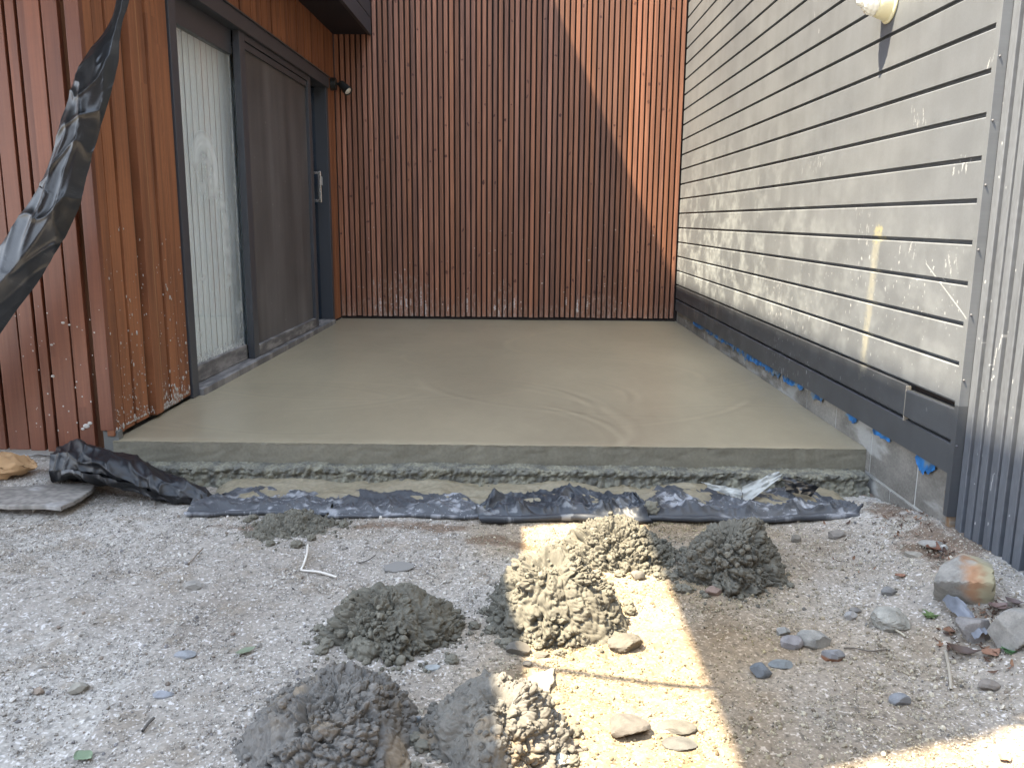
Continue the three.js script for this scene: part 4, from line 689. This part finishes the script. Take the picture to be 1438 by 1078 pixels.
// leaves
function leaf(label, u, v, len, wid, turn, c, curl, seed) {
  const p = hit(u, v), k = pxSize(p), L = len * k, Wd = wid * k;
  const g = noiseGrid(16, 8, (s, t) => { const a = (t - 0.5) * 2, w = Math.sin(Math.PI * Math.pow(s, 0.8)) * Wd / 2; return [(s - 0.5) * L, curl * L * (Math.pow(s - 0.5, 2) * 2 + 0.5 * Math.abs(a) * Math.sin(Math.PI * s) * 0.5) + (n2(s * 5, t * 4, seed) - 0.5) * 0.004, a * w, s, t]; });
  g.rotateY(turn); g.translate(p.x, p.y + 0.006, p.z); return solo('fallen_leaf', g, std({ color: new THREE.Color(...c), roughness: 0.6, side: THREE.DoubleSide }), label, 'leaf');
}
leaf('green leaf lying on the gravel left of the round shaded heap', 345, 917, 30, 14, 0.7, [0.17, 0.2, 0.13], 0.2, 1);
leaf('green leaf at the bottom edge of the left gravel', 118, 1065, 34, 24, -0.5, [0.16, 0.21, 0.13], 0.12, 2);
leaf('orange-brown leaf in front of the torn grey sheet', 1392, 921, 36, 20, 0.4, [0.24, 0.13, 0.085], 0.3, 3);
leaf('dark brown leaf left of the orange-brown leaf', 1352, 920, 44, 22, -0.5, [0.07, 0.045, 0.035], 0.5, 4);
leaf('rust-brown leaf by the left foot of the boulder', 1311, 774, 30, 20, 0.9, [0.14, 0.06, 0.035], 0.5, 5);
leaf('brown leaf at the left of the torn grey sheet', 1333, 888, 18, 16, 1.2, [0.16, 0.08, 0.045], 0.3, 6);
leaf('reddish leaf on the gravel below the right plastic sheet', 1265, 811, 18, 12, 0.1, [0.22, 0.11, 0.07], 0.2, 7);
leaf('mauve-brown leaf between the boulder and the edge rock', 1402, 856, 30, 22, 0.2, [0.16, 0.11, 0.1], 0.4, 8);
leaf('curled dark leaf right of the mauve-brown leaf', 1425, 850, 26, 18, -0.8, [0.1, 0.075, 0.07], 0.5, 9);
leaf('pale tan leaf at the lower right in the sunlight', 1412, 1068, 24, 16, 0.5, [0.4, 0.24, 0.15], 0.3, 10);
// small weeds
function weed(label, u, v, n, size, c, seed) {
  const p = hit(u, v), R = mulberry(seed), t = thing('weed', label, 'weed', [p.x, p.y, p.z]), list = [];
  for (let i = 0; i < n; i++) { const a = R() * 6.28, l = size * (0.5 + R()), b = noiseGrid(5, 2, (s, q) => { const w = (q - 0.5) * l * 0.32 * Math.sin(Math.PI * (0.15 + s * 0.8)); return [l * s * 0.8, l * 0.55 * s * (1.2 - s * 0.6), w, s, q]; }); b.rotateY(a); b.translate(p.x + (R() - 0.5) * size, p.y, p.z + (R() - 0.5) * size); list.push(b); }
  part('foliage', list, std({ color: new THREE.Color(...c), roughness: 0.7, side: THREE.DoubleSide }), t, { kind: 'stuff' });
}
weed('small green weed in the gravel left of the boulder', 1306, 866, 46, 0.02, [0.1, 0.15, 0.05], 4);
weed('tiny green weed between the orange-brown leaf and the edge rock', 1416, 915, 24, 0.02, [0.06, 0.14, 0.05], 9);

// dry leaf litter and bark chips caught along the foot of the right wall
{
  const g = noiseGrid(4, 2, (s, t) => [(s - 0.5) * 2, 0.35 * Math.pow(2 * s - 1, 2) + 0.2 * Math.abs(t - 0.5), (t - 0.5) * 1.1 * Math.sin(Math.PI * (0.12 + s * 0.76)), s, t]), L = [], e = new THREE.Euler(), q = new THREE.Quaternion(), k = new THREE.Color();
  for (const [u, v, a, b, n] of [[1275, 722, 60, 40, 130], [1325, 778, 26, 22, 50], [1395, 862, 44, 26, 90], [1345, 905, 40, 30, 50], [1230, 690, 40, 14, 60], [1400, 930, 34, 30, 30], [1200, 770, 90, 50, 40]])
    for (let i = 0; i < n; i++) { const p = hit(u + a * (rnd() + rnd() - 1), Math.max(678, v + b * (rnd() + rnd() - 1))), s = 0.003 + 0.009 * Math.pow(rnd(), 2); if (p.x > XR + 0.015) continue; p.y += s * 0.25 + 0.002; e.set(rr(-0.5, 0.5), rr(0, 6.3), rr(-0.5, 0.5)); L.push([new THREE.Matrix4().compose(p, q.setFromEuler(e), new THREE.Vector3(s, s, s * rr(0.4, 1))), lin([62, 46, 38], [132, 98, 74], Math.pow(rnd(), 1.5))]); }
  const im = new THREE.InstancedMesh(g, std({ color: 0xffffff, roughness: 0.85, side: THREE.DoubleSide }), L.length); L.forEach(([m, c], i) => { im.setMatrixAt(i, m); im.setColorAt(i, k.setRGB(c[0] / 255, c[1] / 255, c[2] / 255, THREE.SRGBColorSpace)); });
  im.name = 'leaf_litter'; im.userData = { label: 'dry brown leaf litter along the foot of the right wall', category: 'leaf litter', kind: 'stuff' }; im.castShadow = im.receiveShadow = true; scene.add(im);
}
// ---------------------------------------------------------------- crushed gravel: far too much of it to count
{
  const shapes = [1, 2, 3, 4].map((s) => { const g = new THREE.IcosahedronGeometry(1, 0), m = mergeVertices((g.deleteAttribute('uv'), g.deleteAttribute('normal'), g)), p = m.attributes.position, R = mulberry(s * 31); for (let i = 0; i < p.count; i++) { const k = 0.65 + 0.6 * R(); p.setXYZ(i, p.getX(i) * k, p.getY(i) * k * 0.7, p.getZ(i) * k * 0.85); } const f = m.toNonIndexed(); f.computeVertexNormals(); return f; });
  const lists = shapes.map(() => []), q = new THREE.Quaternion(), e = new THREE.Euler(), M = new THREE.Matrix4(), col = new THREE.Color();
  for (let i = 0; i < 300000; i++) {
    const z = -3.12 + Math.pow(rnd(), 1.15) * 2.0, lim = 0.68 * -z, x = rr(-lim, lim); if (x > XR + 0.02 || (z < -2.93 && x > -1.3 && x < 1.2)) continue;
    const d = sst(0.36, 0.62, fbm2(x * 2.4 + 7, z * 2.4, 4, 71)) * 0.75 + 0.25 + 0.3 * sst(0.5, 0.7, fbm2(x * 8, z * 8, 3, 72)); if (rnd() > d * 0.85 * (1 - 0.45 * damp(x, z))) continue;
    const t = rnd(), s = 0.0008 + 0.0029 * Math.pow(t, 4) + (t > 0.99 ? rr(0.0005, 0.0046) : 0);
    e.set(rr(0, 6.3), rr(0, 6.3), rr(0, 6.3)); q.setFromEuler(e); M.compose(new THREE.Vector3(x, groundY(x, z) + s * 0.35, z), q, new THREE.Vector3(s, s, s));
    const w = rnd(), warm = 0.35 + 0.65 * sst(0.2, 0.9, x); let c = w < 0.55 ? lin([184, 180, 175], [178, 170, 155], warm) : w < 0.88 ? lin([154, 150, 145], [150, 141, 126], warm) : w < 0.95 ? [120, 117, 116] : [134, 122, 110]; c = mul(c, rr(0.82, 1.1)); const sd = sandSunTint(x, z); c = [c[0] * (1 - 0.16 * sd), c[1] * (1 - 0.21 * sd), c[2] * (1 - 0.37 * sd)];
    col.setRGB(c[0] / 255, c[1] / 255, c[2] / 255, THREE.SRGBColorSpace); lists[i % 4].push([M.clone(), col.clone()]);
  }
  const mm = std({ color: 0xffffff, roughness: 0.9, flatShading: true }), root = new THREE.Group(); root.name = 'gravel'; root.userData = { label: 'pale crushed gravel scattered over the yard ground', category: 'gravel', kind: 'stuff' }; scene.add(root);
  lists.forEach((l, k) => { const im = new THREE.InstancedMesh(shapes[k], mm, l.length); l.forEach(([m, c], i) => { im.setMatrixAt(i, m); im.setColorAt(i, c); }); im.name = 'gravel_stones'; im.userData.kind = 'stuff'; im.castShadow = im.receiveShadow = true; root.add(im); });
}
// cement flecks thrown on the boards of the house
{
  const g = new THREE.SphereGeometry(1, 8, 6), L = [], q = new THREE.Quaternion();
  for (let i = 0; i < 470; i++) { const z = rr(-4.14, -3.36), y = 0.2 + Math.pow(rnd(), 4) * 0.85, s = rr(0.001, 0.0042) * (rnd() < 0.08 ? 2 : 1); L.push([new THREE.Vector3(XL + 0.001, y, z), new THREE.Vector3(s * 0.35, s * rr(0.8, 1.8), s)]); }
  for (let i = 0; i < 110; i++) { const z = rr(-4.05, -3.72), y = 0.185 + Math.pow(rnd(), 2) * 0.09, s = rr(0.002, 0.007); L.push([new THREE.Vector3(XL + 0.001, y, z), new THREE.Vector3(s * 0.2, s * rr(0.8, 2), s)]); }
  for (let i = 0; i < 40; i++) { const u = rr(20, 150), v = rr(430, 610), p = onZ(u, v, ZF), s = rr(0.0016, 0.004); L.push([new THREE.Vector3(p.x, p.y, ZF + 0.001), new THREE.Vector3(s, s, s * 0.35)]); }
  for (const [u, v, s] of [[121, 598, 0.014], [126, 594, 0.01], [116, 602, 0.008], [88, 453, 0.008], [97, 456, 0.006], [72, 484, 0.006], [74, 528, 0.008]]) { const p = onZ(u, v, ZF); L.push([new THREE.Vector3(p.x, p.y, ZF + 0.001), new THREE.Vector3(s, s * 0.7, s * 0.25)]); }
  const im = new THREE.InstancedMesh(g, std({ color: new THREE.Color(0.42, 0.4, 0.37), roughness: 0.9 }), L.length), w = worldOf(house); L.forEach(([p, s], i) => im.setMatrixAt(i, new THREE.Matrix4().compose(p.sub(w), q, s)));
  im.name = 'cement_flecks'; im.userData.kind = 'stuff'; im.castShadow = im.receiveShadow = true; house.add(im);
}
renderer.render(scene, camera);
